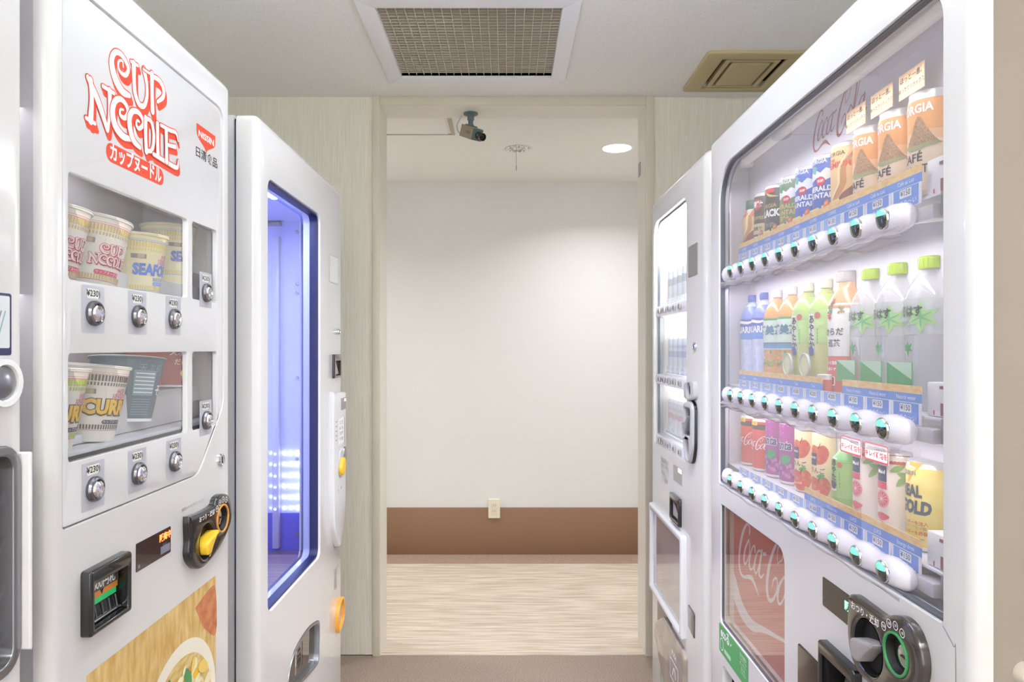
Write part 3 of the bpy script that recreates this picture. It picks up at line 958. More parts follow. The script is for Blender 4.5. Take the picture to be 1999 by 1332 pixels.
for px, py in ((184, 612), (270, 618), (340, 623), (403, 572), (184, 955), (270, 925), (341, 901), (403, 821)):
    u_, v_ = L1.u(px), L1.v(px, py)
    place_mesh('push_button', KNOB, L1.root, (u_, 0.0015, v_))
    place_mesh('price_label', PL, L1.root, (u_, 0.0015, v_ + 0.0365))

# round key lock
def keylock(M, px, py, r=0.011, y=0.0):
    R = Matrix.Rotation(PI / 2, 4, 'X')
    b = MB().lathe([(r, 0), (r, 0.003), (r * 0.8, 0.005), (r * 0.7, 0.004), (0.0, 0.004)], CHROME, 24, mt=R, c=(M.u(px), y, M.v(px, py)), caps=False)
    b.box(M.u(px) - r * 0.12, M.u(px) + r * 0.12, y - 0.0046, y - 0.0038, M.v(px, py) - r * 0.5, M.v(px, py) + r * 0.5, INK)
    return b.obj('key_lock', M.root)
keylock(L1, 430, 898, 0.0125)

# coin unit
def coin_unit(M, outline, lever, slot, ring_mat, lever_mat, ring_r, lever_r, lab, bodym=BLACK):
    R = Matrix.Rotation(PI / 2, 4, 'X')
    lu, lv = M.p(*lever); su, sv = M.p(*slot)
    holes_ = [ell(lu, lv, lever_r, lever_r, 32), ell(su, sv, ring_r * 0.9, ring_r * 0.9, 28)]
    ob = MB().plate(outline, holes_, -0.013, 0.001, bodym, bev=0.005, seg=3)
    cu = ob.obj('coin_unit', M.root)
    b = MB().plate(ell(su, sv, ring_r, ring_r, 36), [ell(su, sv, ring_r * 0.88, ring_r * 0.88, 36)], -0.0145, -0.012, ring_mat, bev=0.0005)
    b.obj('slot_ring', cu)
    b = MB().lathe([(ring_r * 0.9, 0.013), (ring_r * 0.75, 0.003), (0, 0.002)], BLACKM, 28, mt=R, c=(su, 0, sv), caps=False)
    b.lathe([(ring_r * 0.55, 0.003), (ring_r * 0.5, 0.006), (0, 0.007)], CHROME, 28, mt=R, c=(su + ring_r * 0.25, 0, sv), caps=False)
    b.box(su + ring_r * 0.1, su + ring_r * 0.7, -0.0085, -0.0065, sv - 0.0009, sv + 0.0009, INK)
    b.obj('coin_slot', cu)
    b = MB().lathe([(lever_r, 0.012), (lever_r * 0.93, 0.002), (0, 0.001)], BLACKM, 32, mt=R, c=(lu, 0, lv), caps=False)
    b.obj('lever_well', cu)
    b = MB()
    ang = 0.42
    c_, s_ = math.cos(ang), math.sin(ang)
    prof = smooth([(-lever_r * 0.85, -lever_r * 0.25), (-lever_r * 0.7, lever_r * 0.3), (-lever_r * 0.1, lever_r * 0.3), (lever_r * 0.9, lever_r * 0.08), (lever_r * 0.9, -lever_r * 0.02), (lever_r * 0.1, -lever_r * 0.25), (-lever_r * 0.5, -lever_r * 0.5)], 4, closed=True)
    prof = [(lu + a * c_ - q * s_, lv + a * s_ + q * c_) for a, q in prof]
    b.plate(prof, [], -0.024, 0.004, lever_mat, bev=0.004)
    b.obj('return_lever', cu)
    b = MB()
    tu, tv, ts = lab
    b.decal(text('おつり・返却', 0.015), tu, tv, -0.013, ts, WINK, 1)
    for k in range(4):
        a = 0.75 + k * 0.42
        cu_, cv_ = su + math.cos(PI - a) * ring_r * 1.32, sv + math.sin(a) * ring_r * 1.32
        b.decal(poly(ell(cu_, cv_, 0.0058, 0.0058, 18), [ell(cu_, cv_, 0.0047, 0.0047, 18)]), 0, 0, -0.013, 1, WINK, 1)
        b.decal(text(('500', '100', '50', '10')[k], 0.01), cu_, cv_, -0.013, 0.0052, WINK, 1)
    b.obj('lettering', cu, fix=False)
    return cu
tear = smooth([L1.p(a / 3.398, 940 + q / 3.398) for a, q in [(1212, 250), (1215, 400), (1212, 500), (1245, 565), (1290, 580), (1360, 520), (1440, 400), (1492, 270), (1497, 170), (1480, 95), (1440, 82), (1400, 110), (1378, 160), (1300, 205), (1230, 232)]], 4, closed=True)
coin_unit(L1, tear, (391, 1057), (421.5, 1012), mat('ring_orange', '#d99a4a', 0.3), YELLOW, 0.0265, 0.030, (L1.u(390), L1.v(390, 1008), 0.0105))
b = MB()
b.decal(text('返却レバーを下げてください', 0.0), L1.u(378), L1.v(378, 986), 0, 0.0068, GREYINK, 1)
b.obj('instruction_text', L1.root, fix=False)
# display
ds0, ds1 = L1.u(265), L1.u(332.5)
dz0, dz1 = (L1.v(265, 1118) + L1.v(332, 1079)) / 2, (L1.v(265, 1063) + L1.v(332, 1027)) / 2
b = MB().plate(rrect(ds0, ds1, dz0, dz1, 0.002), [], -0.0008, 0.001, mat('display_dark', '#2e2226', 0.12, coat=1.0), bev=0.0003)
b.decal(poly(rrect(ds1 - 0.033, ds1 - 0.003, dz0 + 0.005, dz0 + 0.017, 0.001)), 0, 0, -0.0008, 1, mat('lcd_grey', '#7d8298', 0.3), 1)
b.decal(text('販売中', 0.03), ds1 - 0.018, dz1 - 0.012, -0.0008, 0.0125, mat('led_red', '#ff4020', 0.4, emit='#ff5a28', estr=6), 1)
b.decal(text('SOLD', 0.0), ds1 - 0.02, dz1 - 0.024, -0.0008, 0.005, GREYINK, 1)
b.decal(poly(ell(ds0 + 0.007, dz0 + 0.007, 0.003, 0.003, 16)), 0, 0, -0.0008, 1, GREYINK, 1)
b.obj('display_window', L1.root, fix=False)
# bill acceptor
def bill_acceptor(M, u0, u1, z0, z1, sign, name='bill_acceptor', dp_=0.03):
    o = MB().plate(rrect(u0, u1, z0, z1, 0.005), [rrect(u0 + 0.010, u1 - 0.008, z0 + 0.008, z1 - 0.020, 0.003)], -0.014, 0.001, BLACK, bev=0.004).obj(name, M.root)
    b = MB().box(u0 + 0.009, u1 - 0.007, dp_, dp_ + 0.002, z0 + 0.007, z1 - 0.024, BLACKM)
    b.box(u0 + 0.0078, u0 + 0.0098, 0.0, dp_, z0 + 0.007, z1 - 0.024, BLACKM).box(u1 - 0.0078, u1 - 0.0058, 0, dp_, z0 + 0.007, z1 - 0.024, BLACKM)
    b.box(u0 + 0.009, u1 - 0.007, 0.0, dp_, z1 - 0.026, z1 - 0.024, BLACKM)
    b.obj('recess', o)
    b = MB()
    x0, x1 = u0 + 0.012, u1 - 0.010
    zt = z1 - 0.020
    # sloping chute lit green at the mouth
    b.add([(x0, 0.0, z0 + 0.01), (x1, 0.0, z0 + 0.01), (x1, dp_ - 0.004, z0 + 0.03), (x0, dp_ - 0.004, z0 + 0.03)], [[0, 1, 2, 3]], BLACK)
    for k in range(5):
        x = x0 + 0.006 + (x1 - x0 - 0.012) * k / 4
        b.tube([(x, -0.001, z0 + 0.0115), (x, dp_ - 0.006, z0 + 0.029)], 0.0009, STEEL, 6)
    b.tube([(x0, -0.001, z0 + 0.011), (x1, -0.001, z0 + 0.011)], 0.002, CHROME, 8)
    b.obj('chute', o)
    b = MB()
    yb = dp_ - 0.004
    h = zt - (z0 + 0.03)
    b.box(x0, x1, yb, yb + 0.002, z0 + 0.03, z0 + 0.03 + h * 0.26, mat('guide_green', '#2f9e63', 0.2, emit='#1f9a58', estr=0.5))
    b.box(x0, x1, yb - 0.002, yb + 0.002, z0 + 0.03 + h * 0.26, z0 + 0.03 + h * 0.5, mat('guide_orange', '#e0913c', 0.3))
    b.box(x0, x1, yb - 0.003, yb + 0.002, z0 + 0.03 + h * 0.5, zt, mat('guide_grey', '#56504e', 0.3))
    b.decal(text(sign, 0.02), (x0 + x1) / 2, z0 + 0.03 + h * 0.72, yb - 0.003, h * 0.42, WINK, 1, sx=(x1 - x0) * 0.2)
    b.decal(([(-0.004, 0.004), (0.004, 0.004), (0, -0.003)], [[0, 1, 2]]), (x0 + x1) / 2, z0 + 0.03 + h * 0.38, yb - 0.002, 1.2, INK, 1)
    b.obj('note_guide', o, fix=False)
    return o
bill_acceptor(L1, bu0, bu1, bz0, bz1, '1000円札', dp_=0.008)
# picture of a bowl of noodles
po0, po1 = L1.u(168), L1.u(421)
ptop = (L1.v(421, 1122) + L1.v(168, 1322)) / 2
b = MB()
NOOD = mat('noodle_print', '#e8cf86', 0.35, noise=('#fbf3cf', 26, (3, 1, 5), 0.3, 0.68))
b.decal(rect(po0, po1, 0.62, ptop), 0, 0, 0, 1, mat('table_print', '#c99a4a', 0.35, noise=('#e9cf90', 14, (6, 1, 1.5), 0.3, 0.7)), 1)
b.decal(poly(smooth([(po1 - 0.085, ptop - 0.03), (po1 - 0.02, ptop - 0.015), (po1, ptop - 0.03), (po1, ptop - 0.11), (po1 - 0.05, ptop - 0.08)], 4, closed=False)), 0, 0, 0, 1, mat('napkin_print', '#b5623a', 0.4, noise=('#d08a5c', 40, (1, 1, 1), 0.35, 0.6)), 2)
cxb, czb = po1 - 0.138, ptop - 0.205
b.decal(poly(ell(cxb, czb, 0.136, 0.135, 48)), 0, 0, 0, 1, mat('bowl_rim_print', '#f7f2e0', 0.3), 3)
b.decal(poly(ell(cxb, czb - 0.005, 0.118, 0.115, 48)), 0, 0, 0, 1, mat('soup_print', '#cfa64c', 0.3, noise=('#ecd89a', 30, (1, 1, 3), 0.35, 0.65)), 4)
b.decal(poly(ell(cxb + 0.02, czb - 0.02, 0.085, 0.085, 40)), 0, 0, 0, 1, NOOD, 5)
rnd = random.Random(3)
for k in range(46):
    x, z = cxb + rnd.uniform(-0.085, 0.1), czb + rnd.uniform(-0.09, 0.085)
    a = rnd.uniform(0, PI)
    L_ = rnd.uniform(0.008, 0.022)
    mm_ = [YELLOW, mat('egg_print', '#f3d36a', 0.4), mat('shrimp_print', '#e2955a', 0.4), mat('leek_print', '#4f9a5a', 0.4), mat('meat_print', '#7e5436', 0.4), mat('noodle_pale', '#f8eec4', 0.4)][rnd.choice([0, 1, 1, 2, 3, 4, 5, 5, 5])]
    b.decal(poly(ell(0, 0, L_, L_ * rnd.uniform(0.35, 0.6), 12)), 0, 0, 0, 1, mm_, 6 + k % 5) if False else b.decal(xf(poly(ell(0, 0, L_, L_ * 0.5, 12)), 1, x, z, rot=a), 0, 0, 0, 1, mm_, 6 + k * .1)
b.obj('noodle_bowl_poster', L1.root, fix=False)

# ---------------------------------------------------------------- cups of noodles
def norm_logo():
    xs = [a for p, w in CS for a, b_ in p]; zs = [b_ for p, w in CS for a, b_ in p]
    cx_, cz_ = (min(xs) + max(xs)) / 2, (min(zs) + max(zs)) / 2
    s = 1 / (max(xs) - min(xs))
    return [([((a - cx_) * s, (q - cz_) * s) for a, q in p], [w * s for w in ww]) for p, ww in CS]
NL = norm_logo()
NLsh, NLet = letter_layers(NL, 0.010, 0.012, -0.02, n=3)
LBL = mat('logo_blush', '#f7e6e4', 0.4)
def wrap_logo(b, rf, z, m, s_, th):
    b.wrap(NLsh, rf, z, m, s_, th, 2)
    for i, (a_, b_) in enumerate(NLet):
        b.wrap(a_, rf, z, m, s_, th, 2.6 + i * .8)
        b.wrap(b_, rf, z, LBL, s_, th, 3.0 + i * .8)
CUPW = mat('cup_paper', '#f4f0e6', 0.5)
CUPY = mat('cup_cream_yellow', '#f7edc0', 0.5)
LIDM = mat('foil_lid', '#f5f3ec', 0.35)
def cup(name, label, M, px, d, zbase, r0, r1, h, body, kind, yaw=0.0, roll=0.0, pitch=0.0, group='noodle cups in the display'):
    x, y, z = M.world(M.u(px, d), d, zbase)
    root = tag(empty(name, (x, y, z)), label, 'noodle cup', group)
    root.rotation_euler = (Matrix.Rotation(M.rz, 4, 'Z') @ Matrix.Rotation(roll, 4, 'Y') @ Matrix.Rotation(pitch, 4, 'X')).to_euler()
    rf = lambda zz: r0 + (r1 - r0) * max(0, min(1, zz / h))
    def band(b, z_, hh, m, layer=1, n=48, a0=-PI, a1=PI, lim=9):
        vs = []; fs = []
        for k in range(n + 1):
            a = a0 + (a1 - a0) * k / n
            for q in (z_ - hh / 2, z_ + hh / 2):
                r = rf(q) + 0.0003 * layer
                vs.append((r * math.sin(a), -r * math.cos(a), q))
        for k in range(n):
            fs.append([2 * k, 2 * k + 2, 2 * k + 3, 2 * k + 1])
        b.add(vs, fs, m)
    def ticks(b, z_, hh, m, n=64, duty=0.6):
        for k in range(n):
            a = 2 * PI * k / n
            band(b, z_, hh, m, 1, 1, a, a + 2 * PI / n * duty)
    b = MB().lathe([(r0 - 0.001, 0.002), (r0, 0.0), (rf(h * .5), h * .5), (r1, h), (r1 + 0.0022, h + 0.001), (r1 + 0.0025, h + 0.003), (r1 + 0.001, h + 0.0045)], body, 40)
    b.obj('cup_body', root)
    MB().lathe([(0.0, h + 0.0052), (r1 + 0.0026, h + 0.0046), (r1 + 0.003, h + 0.0036)], LIDM, 40, caps=False).obj('lid', root)
    b = MB()
    if kind in ('classic', 'seafood', 'curry', 'chili'):
        tm = {'classic': GOLD, 'seafood': mat('tick_yellow', '#ecd577', 0.5), 'curry': mat('tick_brown', '#6d6258', 0.5), 'chili': mat('tick_lime', '#b9cc4a', 0.5)}[kind]
        lm = {'classic': PINKRED, 'seafood': SKY, 'curry': mat('line_rose', '#c98f93', 0.5), 'chili': PINKRED}[kind]
        ticks(b, h * 0.865, 0.0085, tm, duty=0.68)
        ticks(b, h * 0.785, 0.0045, tm, duty=0.5)
        ticks(b, h * 0.20, 0.0065, tm, duty=0.6)
        band(b, h * 0.915, 0.0007, lm); band(b, h * 0.155, 0.0007, lm); band(b, h * 0.94, 0.0005, lm)
        if kind == 'classic':
            wrap_logo(b, rf, h * 0.52, CRIMSON, 0.060, yaw)
            b.wrap(poly(rrect(-0.019, 0.019, -0.0035, 0.0035, 0.003)), rf, h * 0.265, PINKRED, 1, yaw, 2)
            b.wrap(text('カップヌードル', 0.0, res=1), rf, h * 0.265, WINK, 0.0052, yaw, 4)
        else:
            wrap_logo(b, rf, h * 0.66, PINKRED, 0.028, yaw + (0.25 if kind == 'seafood' else 0.3))
            if kind == 'seafood':
                t_ = text('SEAFOOD', 0.05, res=2); b.wrap(t_, rf, h * 0.47, BLUE, 0.024, yaw, 4, sx=0.0185)
                b.wrap(text('NOODLE', 0.01, res=2), rf, h * 0.335, BLUE, 0.008, yaw + 0.2, 2)
                b.wrap(poly(rrect(-0.016, 0.016, -0.003, 0.003, 0.0028)), rf, h * 0.27, SKY, 1, yaw + 0.2, 2)
                b.wrap(text('シーフード', 0.0, res=1), rf, h * 0.27, WINK, 0.005, yaw + 0.2, 4)
            else:
                t_ = text('CURRY', 0.11, res=2)
                b.wrap(t_, rf, h * 0.46, mat('letter_shade', '#4a4438', 0.4), 0.028, yaw, 3, sx=0.024)
                b.wrap(text('CURRY', 0.05, res=2), rf, h * 0.465, YELLOW, 0.028, yaw, 5, sx=0.024)
                b.wrap(poly(rrect(-0.018, 0.018, -0.003, 0.003, 0.0028)), rf, h * 0.27, NAVY, 1, yaw + 0.2, 2)
                b.wrap(text('カップヌードル', 0.0, res=1), rf, h * 0.27, WINK, 0.005, yaw + 0.2, 4)
        b.wrap(rect(-0.011, 0.011, -0.0035, 0.0035), rf, h * 0.68, mat('sleeve_mark', '#8b8478', 0.3), 1, yaw - 0.85, 2)
        b.wrap(rect(-0.002, 0.008, -0.003, 0.003), rf, h * 0.68, mat('sleeve_mark_tan', '#c9b68e', 0.3), 1, yaw - 0.85, 4)
    elif kind == 'teal':
        t2 = mat('teal_light', '#7fa0aa', 0.5)
        b.wrap(rect(-0.020, 0.016, -0.020, 0.020), rf, h * 0.62, t2, 1, yaw - 0.1, 2)
        for k in range(6):
            b.wrap(rect(-0.018, 0.014, -0.0008, 0.0008), rf, h * 0.62 - 0.015 + k * 0.006, WINK, 1, yaw - 0.1, 3)
        for k in range(7):
            b.wrap(rect(-0.018, 0.012, -0.0006, 0.0006), rf, h * 0.12 + k * 0.004, t2, 1, yaw - 0.1, 3)
        b.wrap(text('そば', 0.02, res=2), rf, h * 0.5, WINK, 0.02, yaw + 0.75, 3)
        b.wrap(poly(ell(0, 0, 0.008, 0.01, 16)), rf, h * 0.62, CRIMSON, 1, yaw + 0.75, 2)
        b.wrap(poly(ell(0, 0, 0.007, 0.012, 16)), rf, h * 0.25, YELLOW, 1, yaw + 0.8, 2)
        b.wrap(text('天ぷら', 0.01, res=1), rf, h * 0.85, t2, 0.014, yaw, 3)
        band(b, h * 0.03, h * 0.05, WINK, 2)
    elif kind == 'red':
        b.wrap(text('天ぷらそば', 0.02, res=2), rf, h * 0.86, WINK, 0.014, yaw, 4)
        b.wrap(text('だし香る', 0.02, res=2), rf, h * 0.62, PALEY, 0.012, yaw, 4)
        b.wrap(poly(ell(0, 0, 0.02, 0.016, 20)), rf, h * 0.33, ORANGE, 1, yaw + 0.3, 2)
        b.wrap(poly(ell(0, 0, 0.013, 0.008, 18)), rf, h * 0.36, PALEY, 1, yaw + 0.1, 3)
        band(b, h * 0.03, h * 0.05, WINK, 2)
    if b.v:
        b.obj('printed_design', root, fix=False)
    return root
TEALC = mat('cup_teal', '#4d6b78', 0.4)
REDC = mat('cup_red', '#b5463e', 0.4)
cup('noodle_cup', 'classic noodle cup half hidden at the left end of the upper window', L1, 84, 0.060, 1.388, 0.034, 0.046, 0.104, CUPW, 'classic', yaw=-0.1, roll=0.06, pitch=0.06)
cup('noodle_cup', 'cream noodle cup with red lettering and gold tick bands, middle of upper window', L1, 170, 0.060, 1.390, 0.034, 0.046, 0.104, CUPW, 'classic', yaw=-0.38, roll=0.11, pitch=0.06)
cup('noodle_cup', 'pale yellow seafood noodle cup with blue lettering, front of upper window', L1, 262, 0.060, 1.388, 0.034, 0.046, 0.102, CUPY, 'seafood', yaw=-0.12, roll=-0.01, pitch=0.04)
cup('noodle_cup', 'raised seafood noodle cup at the right end of the upper window', L1, 329, 0.085, 1.4285, 0.036, 0.046, 0.104, CUPY, 'seafood', yaw=0.0)
cup('noodle_cup', 'noodle cup with lime ticks half hidden at the left end of the lower window', L1, 80, 0.060, 1.1775, 0.034, 0.046, 0.104, CUPW, 'chili', yaw=-0.05, roll=0.06, pitch=0.06)
cup('noodle_cup', 'white curry noodle cup with big yellow lettering in the lower window', L1, 167, 0.060, 1.1775, 0.035, 0.046, 0.104, CUPW, 'curry', yaw=-0.30, roll=0.10, pitch=0.06)
cup('soba_cup', 'dark teal soba cup with a wide rim in the lower window', L1, 243, 0.072, 1.1905, 0.038, 0.054, 0.100, TEALC, 'teal', yaw=-0.35, roll=0.10)
cup('soba_cup', 'dark red tempura soba cup at the back right of the lower window', L1, 310, 0.090, 1.2385, 0.045, 0.058, 0.072, REDC, 'red', yaw=-0.2, roll=0.06)
MB().box(L1.u(205), L1.u(276), 0.045, 0.12, 1.177, 1.190, mat('clear_riser', '#dfe0e6', 0.2, coat=0.5), 0.002).obj('clear_riser', L1.root)

# ---------------------------------------------------------------- L2: blue lit machine
L2 = Machine('blue_lit_vending_machine', 'white vending machine with an empty blue lit window, second on the left', -1, 0.548, 1.506, 2.262)
a0, a1 = L2.u(523), L2.u(625)
OP = rrect(a0, a1, 0.70, 1.70, 0.025)
ts0, ts1 = L2.u(562), L2.u(622)
lensp = smooth([L2.p(562, 1322), L2.p(575, 1270), L2.p(600, 1228), L2.p(622, 1214)], 6)
lensz0 = 0.48
slot_shape = smooth([L2.p(x, y) for x, y in ((562, 1326), (575, 1270), (600, 1228), (619, 1213), (622.5, 1218), (622, 1255), (620.5, 1290), (612, 1306), (585, 1336), (566, 1352))], 4, closed=True)
cabinet(L2, [OP, slot_shape], H=1.829, m_side=mat('cabinet_grey_side', '#d3d3d6', 0.3, coat=0.3), bev=0.018, T=0.050)
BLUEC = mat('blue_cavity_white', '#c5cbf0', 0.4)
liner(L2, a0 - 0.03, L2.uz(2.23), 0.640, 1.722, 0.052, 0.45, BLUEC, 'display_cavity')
MB().plate(offset(ccw(OP, True), 0.0), [offset(ccw(OP, True), -0.0045)], 0.006, 0.03, mat('navy_gasket', '#161c4a', 0.4), bev=0.001).obj('gasket', L2.root)
MB().decal(poly(offset(ccw(OP, True), -0.002)), 0, 0, 0.031, 1, thin_glass('blue_pane', '#e2e6ff', 1.4)).obj('window_pane', L2.root)
BLED = mat('blue_led', '#ffffff', 0.4, emit='#b9ccff', estr=9)
MB().box(a0 + 0.01, a0 + 0.23, 0.054, 0.070, 1.700, 1.712, BLED, 0.003).obj('led_tube', L2.root)
spm = MB().lathe([(0.0, -0.005), (0.006, -0.003), (0.008, 0.0)], BLED, 10, caps=False).mesh('led_spot')
for i in range(5):
    for j in range(3):
        place_mesh('led_spot', spm, L2.root, (a0 + 0.10 + i * 0.045, 0.095 + j * 0.04, 1.7215))
LCOL = (0.66, 0.72, 1.0)
area('machine_led_light', L2.world(a0 + 0.18, 0.12, 1.70), (0, 0, 0), 0.12, 0.30, 3.2, LCOL)
area('machine_led_light', L2.world(a0 + 0.25, 0.40, 1.1), (PI / 2, 0, L2.rz), 0.3, 0.5, 3.2, (0.74, 0.78, 1.0))
TRAY = mat('wood_tray', '#6d5f70', 0.3, noise=('#8f7c86', 40, (1, 0.1, 1), 0.3, 0.7), coat=0.6)  # streaks in the colour stand for a wood-like floor reflection
uw = L2.uz(2.23)
MB().box(a0 - 0.028, uw - 0.001, 0.054, 0.448, 0.641, 0.650, TRAY).obj('tray_floor', L2.root)
def dq(px):
    return (CX - px) * 2.22 / F - 0.548
def vq(py):
    return HC - (py - CY) * 2.22 / F
# fittings on the far side wall of the empty compartment
MB().box(uw - 0.004, uw - 0.001, dq(618), 0.40, 0.650, vq(1003), mat('deep_blue_panel', '#4c64cc', 0.35)).obj('lower_panel', L2.root)  # thin sheet that colours the lower wall a deeper blue
MB().box(uw - 0.02, uw - 0.001, dq(546), dq(533), 0.66, vq(462), mat('mast_lilac', '#c6c4d6', 0.3), 0.003).box(uw - 0.03, uw - 0.001, dq(549), dq(520), vq(441), vq(436), STEEL).obj('lift_mast', L2.root)
MB().box(uw - 0.02, uw - 0.001, dq(592), dq(586), 0.655, 1.71, mat('mast_grey', '#b8b4bd', 0.4), 0.002).obj('guide_rail', L2.root)
MB().box(uw - 0.02, uw - 0.001, dq(597.5), dq(594), 0.655, 1.71, mat('mast_pale', '#dadcf0', 0.3), 0.002).obj('guide_rail', L2.root)
MB().box(uw - 0.03, uw - 0.001, dq(614), dq(610), 0.655, 1.71, mat('mast_blue', '#a9b4e0', 0.3), 0.002).obj('guide_rail', L2.root)
MB().box(uw - 0.04, uw - 0.001, dq(620.5), dq(618.5), 0.655, 1.71, mat('white_edge', '#e6eaff', 0.3), 0.001).obj('door_edge', L2.root)
R = Matrix.Rotation(PI / 2, 4, 'X')
RU = Matrix.Rotation(-PI / 2, 4, 'Y')
for py in (452, 555, 571, 738, 897, 1044):
    MB().lathe([(0.0055, 0), (0.0055, 0.003), (0.0, 0.004)], STEEL, 12, mt=RU, c=(uw - 0.004, dq(579), vq(py)), caps=False).obj('screw', L2.root)
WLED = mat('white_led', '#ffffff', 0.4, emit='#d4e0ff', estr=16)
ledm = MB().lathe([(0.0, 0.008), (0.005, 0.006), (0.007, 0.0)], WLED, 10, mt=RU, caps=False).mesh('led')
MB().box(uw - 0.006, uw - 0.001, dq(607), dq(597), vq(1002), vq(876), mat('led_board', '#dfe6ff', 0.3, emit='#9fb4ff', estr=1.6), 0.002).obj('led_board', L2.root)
for i, px in enumerate((603, 580, 566, 553, 539, 527)):  # first column is LEDs, the rest their mirror images as glowing dots
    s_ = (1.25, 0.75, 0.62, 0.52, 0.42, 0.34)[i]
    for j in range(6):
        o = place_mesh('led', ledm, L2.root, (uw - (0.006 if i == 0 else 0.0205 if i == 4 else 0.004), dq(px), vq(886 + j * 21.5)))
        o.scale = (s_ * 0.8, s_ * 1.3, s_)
# right hand control column
keylock(L2, 660, 648, 0.010)
b = MB().plate(rrect(L2.u(648.5), L2.u(662), L2.v(655, 738), L2.v(655, 692), 0.004), [rrect(L2.u(651), L2.u(660.5), L2.v(655, 733), L2.v(655, 705), 0.003)], -0.008, 0.001, BLACK, bev=0.003)
ba = b.obj('bill_acceptor', L2.root)
b = MB().box(L2.u(650), L2.u(661.5), -0.002, -0.001, L2.v(655, 736), L2.v(655, 700), BLACKM)
b.decal(([(L2.u(651), L2.v(655, 714)), (L2.u(654), L2.v(655, 706)), (L2.u(660), L2.v(655, 731)), (L2.u(651), L2.v(655, 731))], [[0, 1, 2, 3]]), 0, 0, -0.002, 1, mat('note_tan', '#b99a86', 0.4), 1)
b.decal(([(L2.u(651), L2.v(655, 722)), (L2.u(655), L2.v(655, 731)), (L2.u(651), L2.v(655, 731))], [[0, 1, 2]]), 0, 0, -0.002, 1, mat('note_aqua', '#9fc7c4', 0.4), 2)
b.obj('note_guide', ba, fix=False)
CP = mat('control_plastic', '#e4e4e8', 0.3, coat=0.4)
cpo = smooth([L2.p(x, y) for x, y in ((642.5, 775), (646, 768), (664, 766), (666, 780), (666, 900), (665, 1000), (661, 1040), (654, 1068), (647, 1045), (643, 1000), (642, 880))], 4, closed=True)
cp = MB().plate(cpo, [], -0.016, 0.001, CP, bev=0.006).obj('control_panel', L2.root)
b = MB().plate(rrect(L2.u(656), L2.u(665.5), L2.v(660, 800), L2.v(660, 777), 0.002), [], -0.0168, -0.016, mat('display_mauve', '#8e8790', 0.2), bev=0.0003)
b.decal(poly(rrect(L2.u(662.2), L2.u(665), L2.v(664, 783), L2.v(664, 778), 0.001)), 0, 0, -0.0168, 1, mat('led_amber', '#ffd9a0', 0.4, emit='#ffd9a0', estr=3), 1)
b.obj('display', cp, fix=False)
b = MB()
b.decal(rect(L2.u(651), L2.u(661.5), L2.v(656, 866), L2.v(656, 816)), 0, 0, -0.016, 1, WINK, 1)
for i in range(3):
    for j in range(4):
        x = L2.u(652) + (L2.u(660) - L2.u(652)) * (i + 0.5) / 3
        z = L2.v(656, 862) + (L2.v(656, 820) - L2.v(656, 862)) * (j + 0.5) / 4
        b.decal(text(str((3 - j) * 3 + i + 1) if j else ('*', '0', '#')[i], 0.02), x, z, -0.016, 0.016, INK, 2)
b.decal(rect(L2.u(662.5), L2.u(663), L2.v(662, 868), L2.v(662, 814)), 0, 0, -0.016, 1, mat('slate_line', '#5c6a76', 0.4), 2)
for k in range(5):
    b.decal(rect(L2.u(645), L2.u(648), L2.v(646, 824 + k * 9) - 0.002, L2.v(646, 824 + k * 9) + 0.001), 0, 0, -0.016, 1, GREYINK, 2)
b.obj('keypad', cp, fix=False)
b = MB().plate(ell(L2.u(655.5), L2.v(655, 905), 0.028, 0.045, 28), [], -0.019, -0.015, GREYP, bev=0.002)
b.plate(ell(L2.u(662.5), L2.v(662, 893), 0.018, 0.035, 24), [], -0.020, -0.015, STEEL, bev=0.002)
b.obj('coin_slot', cp)
MB().plate(smooth([L2.p(652, 928), L2.p(651, 912), L2.p(655, 893), L2.p(658, 905), L2.p(656, 922)], 4, closed=True), [], -0.03, -0.018, YELLOW, bev=0.003).obj('return_lever', cp)
b = MB()
b.decal(text('返却', 0.02), L2.u(655.5), L2.v(655, 882), -0.016, 0.013, INK, 1)
b.decal(text('↑', 0.02), L2.u(650.5), L2.v(650, 960), -0.016, 0.015, INK, 1)
b.decal(text('↓', 0.02), L2.u(656.5), L2.v(656, 952), -0.016, 0.015, INK, 1)
b.obj('lettering', cp, fix=False)
b = MB()
x0, x1, z0, z1 = L2.u(643), L2.u(659.5), L2.v(651, 553), L2.v(651, 500)
b.decal(poly(rrect(x0, x1, z0, z1, 0.002)), 0, 0, 0, 1, mat('sticker_white', '#e9eaee', 0.2, coat=1.0), 1)
b.decal(poly(rrect(x0, x1, z0, z1, 0.002), [rrect(x0 + 0.0012, x1 - 0.0012, z0 + 0.0012, z1 - 0.0012, 0.002)]), 0, 0, 0, 1, GREYINK, 2)
b.obj('sticker', L2.root, fix=False)
b = MB()
for k in range(7):
    b.decal(text(('お問い合わせ', '電話番号', '管理者名', '設置場所', '住所表示', '硬貨専用', '千円紙幣')[k], 0.0), L2.u(655), L2.v(655, 1112 + k * 6.2), 0, 0.009, GREYINK, 1)
b.obj('notice_text', L2.root, fix=False)
OR = mat('coin_orange', '#e8a33c', 0.3, coat=0.5)
oo = smooth([L2.p(x, y) for x, y in ((655, 1196), (661, 1170), (666, 1168), (666.5, 1205), (662, 1222), (655.5, 1236))], 4, closed=True)
oc = MB().plate(oo, [offset(ccw(oo, True), -0.008)], -0.012, 0.001, OR, bev=0.002).obj('coin_return_cup', L2.root)
MB().plate(offset(ccw(oo, True), -0.007), [], -0.003, 0.0, mat('coin_flap', '#c9b8b0', 0.2, coat=0.6)).obj('flap', oc)
FLP = thin_glass('smoked_flap', '#8a8078', 1.5, 0.0, 0.35, '#7b7068')
